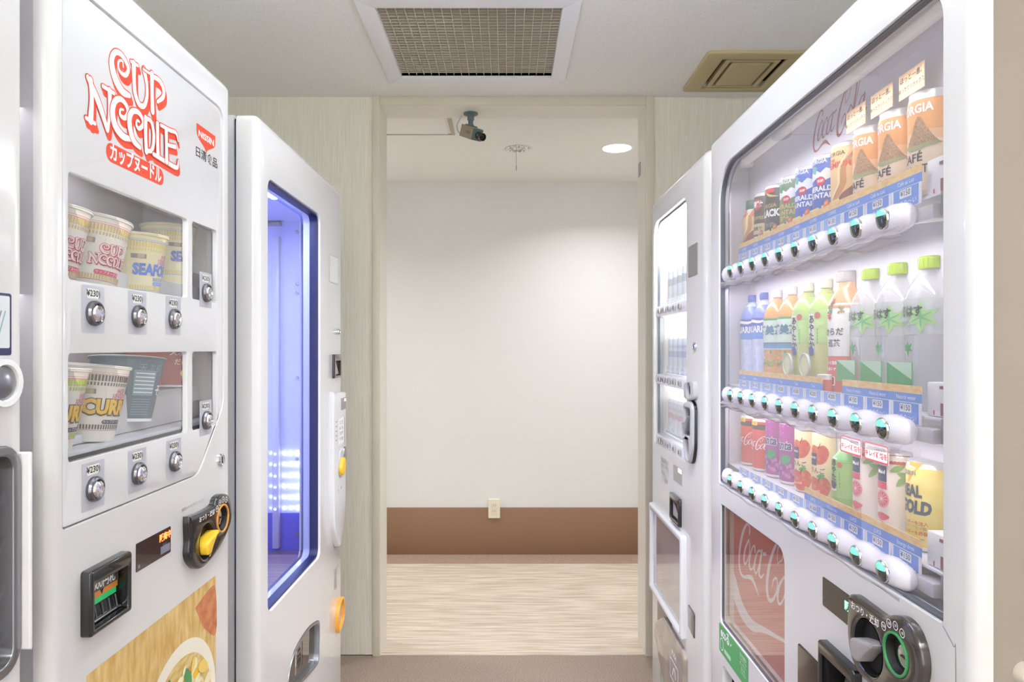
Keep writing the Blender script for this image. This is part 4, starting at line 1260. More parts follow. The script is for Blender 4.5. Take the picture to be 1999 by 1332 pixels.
MB().plate(ccw(slot_shape, True), [offset(ccw(slot_shape, True), -0.006)], -0.003, 0.012, STEEL, bev=0.0015).obj('hatch_rim', L2.root)
df = MB().decal(poly(offset(ccw(slot_shape, True), -0.004)), 0, 0, 0.012, 1, FLP).obj('dispensing_flap', L2.root)
b = MB()
hx, hz = L2.u(592), L2.v(592, 1285)
b.decal(stroke([(-0.03, -0.03), (-0.025, 0.03)], 0.006), hx, hz, 0.012, 1, WINK, 1)
b.decal(stroke([(0.03, -0.03), (0.03, 0.03)], 0.006), hx, hz, 0.012, 1, WINK, 1)
b.decal(poly(smooth([(-0.016, -0.02), (-0.012, 0.02), (0.0, 0.03), (0.014, 0.018), (0.014, -0.02)], 4, closed=True)), hx, hz, 0.012, 1, WINK, 1)
b.obj('hand_symbol', df, fix=False)
liner(L2, ts0 - 0.02, ts1 + 0.02, 0.38, 0.565, 0.052, 0.25, mat('hatch_dark', '#6b625e', 0.5), 'dispensing_box')

# ---------------------------------------------------------------- R2: bright white machine behind
R2 = Machine('white_lit_vending_machine', 'cream drinks vending machine with a brightly lit display, farther one on the right', 1, 0.51, 1.755, 2.42)
r0, r1 = R2.u(1277), R2.u(1340)
OP2 = rrect(r0, r1, 0.985, 1.742, (0.01, 0.01, 0.03, 0.05))
fr0, fr1 = R2.u(1275), R2.u(1343)
cabinet(R2, [OP2], m_door=CREAM, H=1.827, bev=0.026, T=0.034)
BACKL = mat('backlit_white', '#ffffff', 0.5, emit='#fdfeff', estr=1.9)
CAVW = mat('lit_cavity_white', '#f8f9fb', 0.5)
liner(R2, r0 - 0.05, r1 + 0.02, 0.985, 1.76, 0.036, 0.12, CAVW)
MB().box(r0 - 0.05, r1 + 0.018, 0.116, 0.119, 0.99, 1.755, BACKL).obj('backlit_panel', R2.root)
MB().plate(offset(ccw(OP2, True), -0.001), [offset(ccw(OP2, True), -0.005)], 0.012, 0.02, mat('slate_gasket', '#6f7478', 0.4)).obj('gasket', R2.root)
MB().decal(poly(offset(ccw(OP2, True), -0.001)), 0, 0, 0.022, 1, CLEAR).obj('display_pane', R2.root)
b = MB()
b.decal(text('Aqua', 0.03, shear=0.3), R2.u(1326, 0.115), R2.v(1326, 425, 0.115), 0.1155, 0.06, mat('pale_aqua', '#a9dcf4', 0.5), 1)
b.obj('back_wordmark', R2.root, fix=False)
RAILM = mat('rail_white', '#f4f2f6', 0.25, coat=0.5)
b2 = MB().box(-0.011, 0.011, -0.006, 0.0, -0.010, 0.010, mat('button_silver', '#c9c6c0', 0.3), 0.004).box(-0.007, 0.007, -0.0075, -0.005, -0.006, 0.006, mat('button_taupe', '#8f877c', 0.3), 0.002).mesh('select_button')
rowsz = (1.435, 1.205, 1.0)
ROWN = ('top', 'middle', 'bottom')
T2 = MB()
T2.decal(rect(-0.026, 0.026, 0.0, 0.006), 0, 0, 0, 1, mat('pale_blue_strip', '#bcd8fb', 0.4), 1)
T2.decal(rect(-0.024, 0.024, 0.008, 0.024), 0, 0, 0, 1, WINK, 1)
T2.decal(text('¥120', 0.0, res=1), 0, 0.016, 0, 0.010, GREYINK, 2)
T2 = T2.mesh('price_card')
pc = mat('pet_clear_grey', '#c3c8cc', 0.3, noise=('#dfe3e6', 30, (1, 1, 4), 0.3, 0.7))
kinds2 = ((mat('tin_grey', '#bfc3c6', 0.35), mat('tin_mark', '#8b9298', 0.4), 0.155), (mat('tin_pale', '#d5dae0', 0.35), mat('tin_mark_blue', '#a5b4cc', 0.4), 0.125), (mat('tin_white', '#e6e6e6', 0.35), mat('tin_mark_pink', '#d8b5b5', 0.4), 0.115))
for r_, zr in enumerate(rowsz):
    rl = MB().box(r0 - 0.004, r1 + 0.004, 0.006, 0.042, zr - 0.018, zr + 0.018, RAILM, 0.006).obj('button_rail', R2.root)
    for k in range(5):
        place_mesh('select_button', b2, rl, (R2.uz(2.305 - k * 0.068), 0.006, zr))
    for k in range(6):
        place_mesh('price_card', T2, R2.root, (R2.uz(2.335 - k * 0.062), 0.042, zr + 0.02))
    MB().box(r0 - 0.04, r1 + 0.01, 0.043, 0.114, zr + 0.018, zr + 0.022, CLEAR).obj('shelf', R2.root)
    body_, mark_, hh = kinds2[r_]
    c = MB().lathe([(0.023, 0.0), (0.027, 0.005), (0.0275, 0.012, body_), (0.0275, hh * 0.42, mark_), (0.0275, hh * 0.58, body_), (0.0275, hh - 0.012, WINK), (0.0235, hh - 0.002)], body_, 14, -PI / 2, PI / 2)
    c.wrap(text(('COFFEE', 'BLEND', 'SODA')[r_], 0.02, res=1), lambda z: 0.0275, hh * 0.7, mark_, 0.013, 0.5, 1)
    cme = c.mesh('drink_can')
    for k in range(6):
        x, y, z = R2.world(R2.uz(2.36 - k * 0.062), 0.075, zr + 0.0225)
        o = place_mesh('drink_can', cme, None, (x, y, z), (0, 0, R2.rz))
        side_ = ('first', 'second', 'third', 'fourth', 'fifth', 'sixth')[k]
        tag(o, '%s can from the doorway on the %s shelf of the bright machine' % (side_, ROWN[r_]), 'can', 'pale cans in the bright machine')
area('machine_tube_light', R2.world((r0 + r1) / 2, 0.035, 1.735), (0, 0, 0), 0.05, 0.35, 5.0, (0.97, 0.98, 1.0))
MB().tube([(r0 + 0.03, 0.05, 1.746), (r1 - 0.03, 0.05, 1.746)], 0.007, mat('lamp_tube_lit', '#ffffff', 0.4, emit='#ffffff', estr=4), 10).obj('lamp_tube', R2.root)
MB().plate(rrect(R2.u(1344.5), R2.u(1362), R2.v(1353, 539), R2.v(1353, 478), 0.003), [], -0.002, 0.001, mat('grey_card', '#8d857f', 0.4), bev=0.0008).obj('sign_plate', R2.root)
keylock(R2, 1357, 677, 0.011)
# coin unit of the far right machine
GY = mat('silver_grey_plastic', '#b9b7b9', 0.3, coat=0.4)
up = MB().plate(roundpoly([R2.p(1342, 748), R2.p(1342, 777), R2.p(1350, 783), R2.p(1362, 780), R2.p(1361.5, 745), R2.p(1355, 743)], 0.012), [ell(R2.u(1351.5), R2.v(1351, 762), 0.019, 0.022, 24)], -0.012, 0.001, GY, bev=0.004).obj('coin_slot_housing', R2.root)
MB().lathe([(0.018, 0.004), (0.012, 0.001), (0, 0.0)], STEEL, 20, mt=R, c=(R2.u(1351.5), 0, R2.v(1351, 762)), caps=False).box(R2.u(1351.5) - 0.0015, R2.u(1351.5) + 0.0015, -0.008, -0.002, R2.v(1351, 762) - 0.012, R2.v(1351, 762) + 0.012, INK).obj('coin_slot', up)
lvo = roundpoly([R2.p(1343, 786), R2.p(1343, 870), R2.p(1349, 900), R2.p(1356, 906), R2.p(1361, 880), R2.p(1361.5, 795), R2.p(1355, 783)], 0.02)
lw = rrect(R2.u(1345.5), R2.u(1357), R2.v(1352, 850), R2.v(1352, 797), 0.006)
lv_ = MB().plate(lvo, [lw, ell(R2.u(1351), R2.v(1351, 876), 0.021, 0.034, 24)], -0.016, 0.001, GY, bev=0.005).obj('lever_housing', R2.root)
MB().plate(offset(ccw(lvo, True), 0.003), [offset(ccw(lvo, True), -0.001)], -0.008, 0.001, BLACK, bev=0.002).obj('housing_edge', lv_)
MB().box(R2.u(1345), R2.u(1357.5), -0.001, 0.0, R2.v(1352, 852), R2.v(1352, 795), BLACKM).lathe([(0.021, 0.001), (0.015, 0.0), (0, 0.0)], DARKGAP, 20, mt=R @ Matrix.Scale(1.6, 4, (0, 1, 0)), c=(R2.u(1351), 0, R2.v(1351, 876)), caps=False).obj('well', lv_)
MB().plate(smooth([R2.p(1346.5, 836), R2.p(1346, 825), R2.p(1352, 822), R2.p(1356.5, 812), R2.p(1355, 832), R2.p(1352, 843)], 4, closed=True), [], -0.022, -0.002, mat('slate_lever', '#7a7d84', 0.25, coat=0.5), bev=0.003).obj('return_lever', lv_)
b = MB()
for k in range(4):
    b.decal(text(('商品を選んで', 'ボタンを押す', 'お札はここへ', 'つり銭切れ')[k], 0.0), R2.u(1298), R2.v(1298, 902 + k * 12), 0, 0.018, GREYINK, 1)
b.obj('notice_text', R2.root, fix=False)
b = MB().plate(rrect(R2.u(1315), R2.u(1331.5), R2.v(1323, 943), R2.v(1323, 912), 0.002), [], -0.001, 0.001, mat('display_taupe', '#a39c96', 0.25), bev=0.0004)
b.decal(poly(rrect(R2.u(1324.5), R2.u(1331), R2.v(1329, 925), R2.v(1329, 917), 0.002)), 0, 0, -0.001, 1, mat('led_amber', '#ffd9a0', 0.4, emit='#ffd9a0', estr=3), 1)
b.obj('display_window', R2.root, fix=False)
n0, n1 = R2.u(1312.5), R2.u(1331)
nz0, nz1 = R2.v(1322, 1022), R2.v(1322, 968)
ba = MB().plate(rrect(n0, n1, nz0, nz1, 0.006), [rrect(n0 + 0.012, n1 - 0.012, nz0 + 0.01, nz1 - 0.02, 0.004)], -0.010, 0.001, BLACK, bev=0.003).obj('bill_acceptor', R2.root)
b = MB().box(n0 + 0.01, n1 - 0.01, -0.002, -0.001, nz0 + 0.008, nz1 - 0.018, BLACKM)
b.decal(([(n0 + 0.02, nz1 - 0.025), (n0 + 0.05, nz1 - 0.035), (n1 - 0.015, nz0 + 0.016), (n0 + 0.018, nz0 + 0.016)], [[0, 1, 2, 3]]), 0, 0, -0.002, 1, mat('chute_grey', '#b5b1ae', 0.3), 1)
b.obj('note_guide', ba, fix=False)
# framed grey panel
p0, p1 = R2.u(1275), R2.u(1340)
q0, q1 = (R2.v(1276, 1155) + R2.v(1338, 1240)) / 2, (R2.v(1276, 985) + R2.v(1340, 1042)) / 2
pf = MB().plate(rrect(p0, p1, q0, q1, 0.01), [rrect(p0 + 0.024, p1 - 0.024, q0 + 0.018, q1 - 0.022, 0.003)], -0.016, 0.001, WHITE, bev=0.007).obj('poster_frame', R2.root)
MB().box(p0 + 0.02, p1 - 0.02, -0.004, -0.001, q0 + 0.014, q1 - 0.018, mat('grey_mirror_panel', '#a9a6a8', 0.08, 0.0, coat=1.0)).obj('glossy_panel', pf)
b = MB().plate(roundpoly([R2.p(1345, 1180), R2.p(1345, 1222), R2.p(1356.5, 1248), R2.p(1357, 1200)], 0.004), [], -0.003, 0.0, mat('coin_tray_dark', '#4a4746', 0.2, coat=0.6), bev=0.001)
b.obj('coin_return_pocket', R2.root)
fl2 = roundpoly([(R2.u(1285), 0.335), (R2.u(1285), 0.385), (R2.u(1301), 0.452), (R2.u(1343), 0.447), (R2.u(1343), 0.24), (R2.u(1303), 0.25)], 0.02)
MB().box(R2.u(1284), R2.u(1312), -0.001, 0.001, 0.36, 0.478, DKW).obj('dark_slot', R2.root)
flp = MB().plate(fl2, [], -0.014, 0.0, mat('smoky_brown_flap', '#8c8078', 0.15, coat=0.6, noise=('#a39689', 20, (1, 1, 1), 0.35, 0.65)), bev=0.006).obj('dispensing_flap', R2.root)
b = MB()
fx, fz = R2.u(1325), 0.345
b.decal(poly(rrect(-0.05, 0.05, -0.03, 0.03, 0.006), [rrect(-0.046, 0.046, -0.026, 0.026, 0.004)]), fx, fz, -0.014, 1, WINK, 1)
b.decal(text('PUSH', 0.02), fx, fz + 0.05, -0.014, 0.024, WINK, 1)
b.decal(stroke([(-0.02, -0.015), (0.0, 0.012), (0.02, -0.01)], 0.005), fx, fz, -0.014, 1, WINK, 1)
b.obj('flap_symbol', flp, fix=False)
b = MB()
b.decal(poly(ell(0, 0, 0.03, 0.04, 24), [ell(0, 0, 0.025, 0.034, 24)]), R2.u(1293), R2.v(1293, 1322), 0, 1, GREEN, 1)
b.decal(text('エコ', 0.02), R2.u(1293), R2.v(1293, 1322), 0, 0.026, GREEN, 1)
b.obj('eco_mark', R2.root, fix=False)
# scrape on the rounded corner
b = MB()
b.add([(R2.W - 0.0002, 0.035 + a, 0.62 + z) for a, z in ((0, 0), (0.004, 0.0), (0.005, 0.03), (0.003, 0.06), (0.001, 0.06))], [[0, 1, 2, 3, 4]], mat('scrape', '#8f7c62', 0.7))
b.obj('scrape_mark', R2.root, fix=False)

# ---------------------------------------------------------------- R1: large drinks machine
R1 = Machine('drinks_vending_machine', 'large white drinks vending machine with three shelves of cans and bottles, nearest on the right', 1, 0.51, 0.747, 1.717)
s0, s1 = R1.u(1403.5), R1.u(1840)
OP3 = rrect(s0, s1, 0.988, 1.742, (0.004, 0.004, 0.045, 0.09), seg=9)
pp0, pp1 = R1.u(1407), R1.u(1531)
pt, pb = (R1.v(1407, 985) + R1.v(1531, 1073)) / 2, (R1.v(1407, 1215) + R1.v(1500, 1332)) / 2
OPP = rrect(pp0, pp1, pb, pt, (0.012, 0.01, 0.03, 0.004))
t0_, t1_ = R1.u(1612), R1.u(1683)
bt1 = (R1.v(1612, 1250) + R1.v(1683, 1308)) / 2
OPB = rrect(t0_ + 0.006, t1_ - 0.006, bt1 - 0.135, bt1 - 0.006, 0.004)
OPD = rrect(R1.u(1411), R1.u(1545), 0.50, R1.v(1411, 1299), 0.01)
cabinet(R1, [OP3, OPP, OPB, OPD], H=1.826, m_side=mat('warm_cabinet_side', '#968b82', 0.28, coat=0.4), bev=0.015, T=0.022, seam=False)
# display interior
CAVL = mat('lilac_cavity', '#e2dfe8', 0.5)
BK = 0.089
c0_, c1_ = R1.uz(1.695), R1.uz(0.775)
lo = MB()
lo.box(c0_, c1_, BK, BK + 0.004, 0.975, 1.80, CAVL)
lo.box(c0_ - 0.003, c0_, 0.012, BK, 0.975, 1.80, CAVL)
lo.box(c1_, c1_ + 0.003, 0.012, BK, 0.975, 1.80, CAVL)
lo.box(c0_, c1_, 0.012, BK, 1.797, 1.80, CAVL)
lo.box(c0_, c1_, 0.012, BK, 0.975, 0.979, CAVL)
lo.obj('display_cavity', R1.root)
MB().plate(offset(ccw(OP3, True), 0.003), [offset(ccw(OP3, True), -0.0035)], 0.004, 0.014, mat('slate_seal', '#5c5f68', 0.4), bev=0.001).obj('display_seal', R1.root)
MB().decal(poly(offset(ccw(OP3, True), -0.001)), 0, 0, 0.0145, 1, thin_glass('display_glass', '#f8f8fc', 1.5, milk=0.13, milk_col='#f6f4f8')).obj('display_pane', R1.root)  # milky share of the pane paints in the haze of reflected light
MB().tube([(c0_ + 0.045, 0.07, 1.768), (c1_ - 0.03, 0.07, 1.768)], 0.0135, mat('lamp_tube_cream', '#efece4', 0.35, emit='#fff6ea', estr=0.12), 16).obj('lamp_tube', R1.root)
MB().box(c0_ + 0.025, c0_ + 0.045, 0.055, 0.087, 1.750, 1.785, WHITE2, 0.004).box(c1_ - 0.03, c1_ - 0.01, 0.055, 0.087, 1.750, 1.785, WHITE2, 0.004).obj('lamp_holder', R1.root)
for zz, pw in ((1.70, 0.35), (1.455, 0.55), (1.172, 0.40)):
    area('machine_tube_light', R1.world((c0_ + c1_) / 2, 0.032, zz), (0, math.radians(-12), 0), 0.02, 0.86, pw, (1.0, 0.985, 1.0))  # unseen lights added above each row to brighten the display
# wordmark on the back of the display
b = MB()
b.decal(COKE, R1.u(1582, BK), R1.v(1591, 297, BK) - 0.002, BK, 0.56, mat('maroon_ink', '#a23a48', 0.4), 1)
b.obj('back_wordmark', R1.root, fix=False)

# rails, buttons, price tags
RZ = (1.485, 1.200, 1.006)
BTNLIT = mat('button_mint', '#7fe0c4', 0.15, emit='#6fe8c8', estr=0.35, coat=1.0)
BTNDK = mat('button_smoke', '#4d5450', 0.08, 0.6, coat=1.0)
def button_mesh():
    b = MB()
    Rm = Matrix.Rotation(PI / 2, 4, 'X')
    b.lathe([(0.0150, 0.0), (0.0148, 0.003), (0.0138, 0.0042), (0.0132, 0.003)], CHROME, 28, mt=Rm, caps=False)
    # domed lens: mint light in the top, smoke below
    R_, zc = 0.0132, 0.0036
    for lo_, hi_, m in ((zc, R_, BTNLIT), (-R_, zc, BTNDK)):
        vs, fs = [], []
        nz, nx = 8, 14
        for i in range(nz + 1):
            z = lo_ + (hi_ - lo_) * i / nz
            hw = math.sqrt(max(0, R_ * R_ - z * z))
            for k in range(nx + 1):
                x = -hw + 2 * hw * k / nx
                q = 1 - (x * x + z * z) / (R_ * R_)
                vs.append((x, -0.003 - 0.0050 * math.sqrt(max(0, q)), z))
        for i in range(nz):
            for k in range(nx):
                fs.append([i * (nx + 1) + k, i * (nx + 1) + k + 1, (i + 1) * (nx + 1) + k + 1, (i + 1) * (nx + 1) + k])
        b.add(vs, fs, m)
    return b.mesh('select_button', 60)
BTN = button_mesh()
BZ = [1.560 - k * 0.0703 for k in range(10)]
RAIL3 = mat('rail_lilac_white', '#efeaf4', 0.2, coat=0.6)
BRACK = mat('bracket_white', '#eeedf0', 0.35)
for r_, zr in enumerate(RZ):
    prof = [(s0 - 0.004, zr), ]
    x0, x1 = s0 + 0.01, R1.uz(0.887)
    b = MB()
    n = 90
    vs, fs = [], []
    for i in range(n + 1):
        x = x0 + (x1 - x0) * i / n
        Z = R1.z1 - x
        ph = (1.560 - Z) / 0.0703
        bul = 0.0018 * math.cos(2 * PI * ph)
        e = min(1, (x - x0) / 0.012, (x1 - x) / 0.012)
        e = math.sin(max(e, 0.02) * PI / 2)
        rr = (0.019 + bul) * (0.55 + 0.45 * e)
        for k in range(16):
            a = 2 * PI * k / 16
            vs.append((x, 0.016 + rr * 0.80 * math.cos(a), zr + rr * math.sin(a)))
    for i in range(n):
        for k in range(16):
            l = (k + 1) % 16
            fs.append([i * 16 + k, i * 16 + l, (i + 1) * 16 + l, (i + 1) * 16 + k])
    fs.append(list(range(16)))
    fs.append([n * 16 + k for k in range(16)])
    b.add(vs, fs, RAIL3)
    rl = b.obj('button_rail', R1.root, sharp=60)
    for k in range(10):
        place_mesh('select_button', BTN, rl, (R1.uz(BZ[k]), 0.0016, zr + 0.001), (0.12, 0, 0))
    # clear wavy guard below the rail
    b = MB()
    vs, fs = [], []
    for i in range(61):
        x = x0 + (x1 - x0) * i / 60
        wv_ = 0.004 * math.sin(i * 0.7) + 0.003 * math.sin(i * 0.31)
        for (y, z) in ((0.006, zr - 0.014), (-0.001, zr - 0.022 + wv_ * .3), (0.002, zr - 0.030 + wv_ * .5), (0.012, zr - 0.034 + wv_ * .5)):
            vs.append((x, y, z))
    for i in range(60):
        for k in range(3):
            fs.append([i * 4 + k, i * 4 + k + 1, i * 4 + k + 5, i * 4 + k + 4])
    b.add(vs, fs, thin_glass('guard_plastic', '#f0eef4', 1.5, 0.08, 0.3, '#e6e3ee'))
    b.obj('clear_guard', rl, sharp=60)
    MB().box(c0_ + 0.002, c1_ - 0.002, 0.034, BK - 0.001, zr + 0.0185, zr + 0.0215, mat('shelf_plate', '#e6e4ea', 0.35)).obj('shelf', R1.root)
    # end brackets on the near side
    u9 = R1.uz(0.897)
    br = MB().box(u9 + 0.002, s1 + 0.015, 0.040, BK - 0.003, zr + 0.022, zr + 0.066 if r_ else zr + 0.07, BRACK, 0.002)
    br = br.obj('end_bracket', R1.root)
    MB().box(u9 + 0.018, u9 + 0.019, 0.0385, 0.0395, zr + 0.024, zr + 0.030, CRIMSON).box(u9 + 0.032, u9 + 0.037, 0.0388, 0.0398, zr + 0.024, zr + 0.04, mat('maroon_clip', '#8c4a58', 0.4)).box(u9 + 0.03, u9 + 0.045, 0.0388, 0.0398, zr + 0.058, zr + 0.062, mat('maroon_clip', '#8c4a58', 0.4)).obj('clip', br)
    MB().box(u9 - 0.005, u9 + 0.04, 0.024, 0.06, zr - 0.012, zr + 0.008, mat('clear_bracket', '#c9c6cc', 0.1, coat=1.0), 0.004).box(u9 + 0.045, u9 + 0.055, 0.03, 0.06, zr - 0.01, zr + 0.022, STEEL, 0.002).obj('hinge', R1.root)
    MB().box(u9 + 0.064, u9 + 0.075, 0.035, 0.04, zr - 0.012, zr + 0.03, mat('pale_green_tab', '#cfe0b0', 0.4), 0.001).obj('green_tab', R1.root)

def tag_mesh(price, faded, strip, word):
    b = MB()
    bl = mat('tag_blue_faded', '#8fb2ea', 0.4) if faded else mat('tag_blue', '#5f8fdd', 0.4)
    b.box(-0.0335, 0.0335, 0.0, 0.0015, -0.0142, 0.0142, mat('tag_holder', '#f0f1f7', 0.3))
    b.decal(rect(-0.0290, 0.0290, -0.0134, 0.0134), 0, 0, 0, 1, bl, 1)
    b.decal(rect(-0.0135, 0.0135, 0.0005, 0.0118), 0, 0, 0, 1, mat('price_white', '#fbfbfd', 0.5), 2)
    b.decal(text(price, 0.012), 0, 0.0062, 0, 0.0108, INK, 3, sx=0.0112)
    b.decal(text('つめた〜い', 0.0, shear=0.1), 0, -0.0070, 0, 0.0088, WINK, 2, sx=0.0100)
    if strip:
        b.box(-0.0350, 0.0350, 0.0, 0.001, 0.0145, 0.0265, mat('strip_blue', '#5e92e2', 0.4))
        b.decal(text(word, 0.0, res=2), 0, 0.0205, 0, 0.0080, WINK, 1)
        b.box(-0.0350, 0.0350, 0.0, 0.001, 0.0265, 0.0370, mat('strip_orange', '#f8dc96', 0.5, noise=('#f4b468', 60, (1, 1, 3), 0.4, 0.65)))
    return b.mesh('price_tag')
PR = (['¥130'] * 7 + ['¥150'] * 3, ['¥160'] * 2 + ['¥200'] * 5 + ['¥150'] * 3, ['¥130'] * 2 + ['¥150'] * 8)
WD = (['COFFEE'] * 7 + ['Café au Lait'] * 3, ['Sports'] * 2 + ['Tea'] * 5 + ['Natural water'] * 3, [''] * 5 + ['JUICE', 'Green tea', 'JUICE', 'JUICE', 'Energy drink'])
TZ = [1.555 - k * 0.0700 for k in range(10)]
tcache = {}
for r_, zr in enumerate(RZ):
    for k in range(10):
        st_ = not (r_ == 2 and k < 5) and not (r_ == 1 and k == 6)
        key = (PR[r_][k], k < 7, st_, WD[r_][k])
        if key not in tcache:
            tcache[key] = tag_mesh(*key)
        place_mesh('price_tag', tcache[key], R1.root, (R1.uz(TZ[k]), 0.030, zr + (0.029, 0.023, 0.016)[r_]))

# ---- drinks: half shell dummies that stand against the back of the display
def rfun(prof):
    def f(z):
        for a, c in zip(prof[:-1], prof[1:]):
            if a[1] <= z <= c[1] and c[1] > a[1]:
                return a[0] + (c[0] - a[0]) * (z - a[1]) / (c[1] - a[1])
        return prof[0][0] if z < prof[0][1] else prof[-1][0]
    return f
def canprof(r, h, body, tin):
    return [(r * 0.86, 0.0, tin), (r * 0.98, 0.003, tin), (r, 0.007, body), (r, h - 0.009, tin), (r * 0.93, h - 0.003, tin), (r * 0.95, h - 0.001, tin), (r * 0.9, h, tin)]
SEG = 22
DD = 0.088                 # the flat backs touch the rear of the display
def drink(name, label, cat, group, Z, zb, parts):
    x, y, z = R1.world(R1.uz(Z), DD, zb)
    root = tag(empty(name, (x, y, z), R1.rz), label, cat, group)
    for nm, b, fx in parts:
        b.obj(nm, root, fix=fx)
    return root
def shell(prof, m):
    return MB().lathe(prof, m, SEG, -PI / 2, PI / 2)
TIN = mat('tin_rim', '#e4e2e0', 0.3, 0.4)
WH = mat('label_white', '#f7f4f0', 0.45)
G1, G2, G3 = 'coffees on the top shelf', 'bottles on the middle shelf', 'cans and bottles on the bottom shelf'
Zc = [1.655 - k * 0.0771 for k in range(10)]
z1b = RZ[0] + 0.0222
z2b = RZ[1] + 0.0222
z3b = RZ[2] + 0.0222 - 0.006
z3b = RZ[2] + 0.0222

def pedestal(Z, r, h, zb):
    if h > 0.002:
        MB().lathe([(r, 0), (r, h - 0.0004)], mat('promo_yellow', '#f7e08a', 0.45), 14, -PI / 2, PI / 2).obj('pedestal', R1.root, (R1.uz(Z), DD, zb))

TOP1 = 1.667
def coffee(Z, h, r, body, draw, label, cap=None, name='coffee_can', ped=True):
    zb = TOP1 - h
    pedestal(Z, r * 0.98, zb - z1b, z1b)
    pr = canprof(r, h, body, TIN) if not cap else None
    if cap:
        hb = h - 0.022
        pr = [(r * 0.9, 0.0, body), (r, 0.004, body), (r, hb * 0.72, body), (r * 0.96, hb * 0.82, WH), (r * 0.72, hb * 0.97, WH), (r * 0.70, hb, WH)]
    b1_ = shell(pr, body)
    b2_ = MB(); draw(b2_, rfun(pr), h, r)
    ps = [('can_body' if not cap else 'bottle_body', b1_, True), ('printed_design', b2_, False)]
    if cap:
        ps.append(('cap', shell([(r * 0.74, hb), (r * 0.74, h - 0.002), (r * 0.70, h)], cap), True))
    return drink(name, label, 'can' if not cap else 'bottle', G1, Z, zb, ps)
TH0 = 0.25     # print is centred a little towards the near side
MNT_W = mat('mountain_white', '#f4f5f7', 0.4)
def d_mountain(blue, word2):
    def f(b, rf, h, r):
        th = 0.45
        b.wrap(poly([(-.026, .006), (-.008, .012), (.004, .004), (.014, .012), (.024, .008), (.024, -.006), (.010, -.012), (-.002, -.004), (-.014, -.010), (-.026, -.006)]), rf, h * .64, MNT_W, 1, th, 1)
        b.wrap(poly([(-.012, .014), (-.002, .010), (-.006, -.002), (-.016, .002)]), rf, h * .68, mat('peak_teal', '#5fb4b0', 0.4) if blue else GREEN, 1, th, 2)
        b.wrap(text('GEORGIA', 0.02, res=2), rf, h * .87, WINK, .0105, th - .25, 2)
        b.wrap(text('EMERALD', 0.035, res=2), rf, h * .40, WINK if blue else GOLD, .013, th - .1, 2)
        b.wrap(text('MOUNTAIN', 0.035, res=2), rf, h * .28, WINK if blue else GOLD, .013, th - .1, 2)
        if word2: b.wrap(text(word2, 0.03, res=2), rf, h * .15, GOLD, .014, th - .1, 2)
        b.wrap(poly(ell(0, 0, .0085, .0085, 20)), rf, h * .53, CRIMSON, 1, th + .15, 3)
        b.wrap(text('微糖', 0.01, res=1), rf, h * .53, WINK, .006, th + .15, 4)
    return f
def d_premium(b, rf, h, r):
    th = 0.35
    b.wrap(text('GEORGIA', 0.01, res=2), rf, h * .84, mat('brown_ink', '#5a4030', 0.4), .010, th - .2, 2)
    b.wrap(text('THE', 0.03, res=2), rf, h * .76, RED, .008, th - .35, 2)
    b.wrap(text('PREMIUM', 0.03, res=2), rf, h * .69, RED, .014, th - .1, 2)
    b.wrap(stroke([(.030, .045), (.014, .02), (.012, -.01), (-.004, -.035), (-.012, -.05)], [.004, .008, .010, .008, .002]), rf, h * .50, mat('caramel_ink', '#c98d4e', 0.4), 1, th, 2)
    b.wrap(stroke([(.022, .045), (.006, .02), (.004, -.01), (-.012, -.035), (-.018, -.05)], [.002, .004, .004, .003, .001]), rf, h * .50, mat('cream_ink', '#f7e2b4', 0.4), 1, th, 3)
    b.wrap(poly([(-.012, -.025), (.012, .004), (.032, .018), (.032, -.025)]), rf, h * .28, mat('cocoa_ink', '#8a4a3c', 0.4), 1, th, 4)
def d_black(b, rf, h, r):
    th = 0.45
    b.wrap(poly(rrect(-.010, .012, -.005, .005, .004)), rf, h * .88, CRIMSON, 1, th, 2)
    b.wrap(text('GEORGIA', 0.01, res=2), rf, h * .60, GOLD, .012, th - .3, 2)
    b.wrap(text('BLACK', 0.05, res=2), rf, h * .46, WINK, .021, th - .1, 2, sx=.0165)
    b.wrap(text('無糖', 0.01, res=1), rf, h * .24, GREYINK, .012, th, 2)
    b.wrap(stroke([(-.016, .03), (0, .016), (.02, .012)], [.001, .005, .001]), rf, h * .66, GOLD, 1, th, 1)
def d_crimson(b, rf, h, r):
    th = .4
    b.wrap(poly(ell(0, 0, .012, .013, 20)), rf, h * .74, mat('rose_disc', '#b8404a', .4), 1, th, 2)
    b.wrap(text('微糖', 0.03, res=2), rf, h * .74, WINK, .015, th, 3)
    b.wrap(text('COFFEE', 0.02, res=2), rf, h * .45, GOLD, .010, th, 2)
    b.wrap(rect(-.02, .02, -.012, .012), rf, h * .22, mat('label_tan', '#d9c49c', .4), 1, th, 2)
    b.wrap(text('深煎り', 0.02, res=1), rf, h * .22, INK, .010, th, 3)
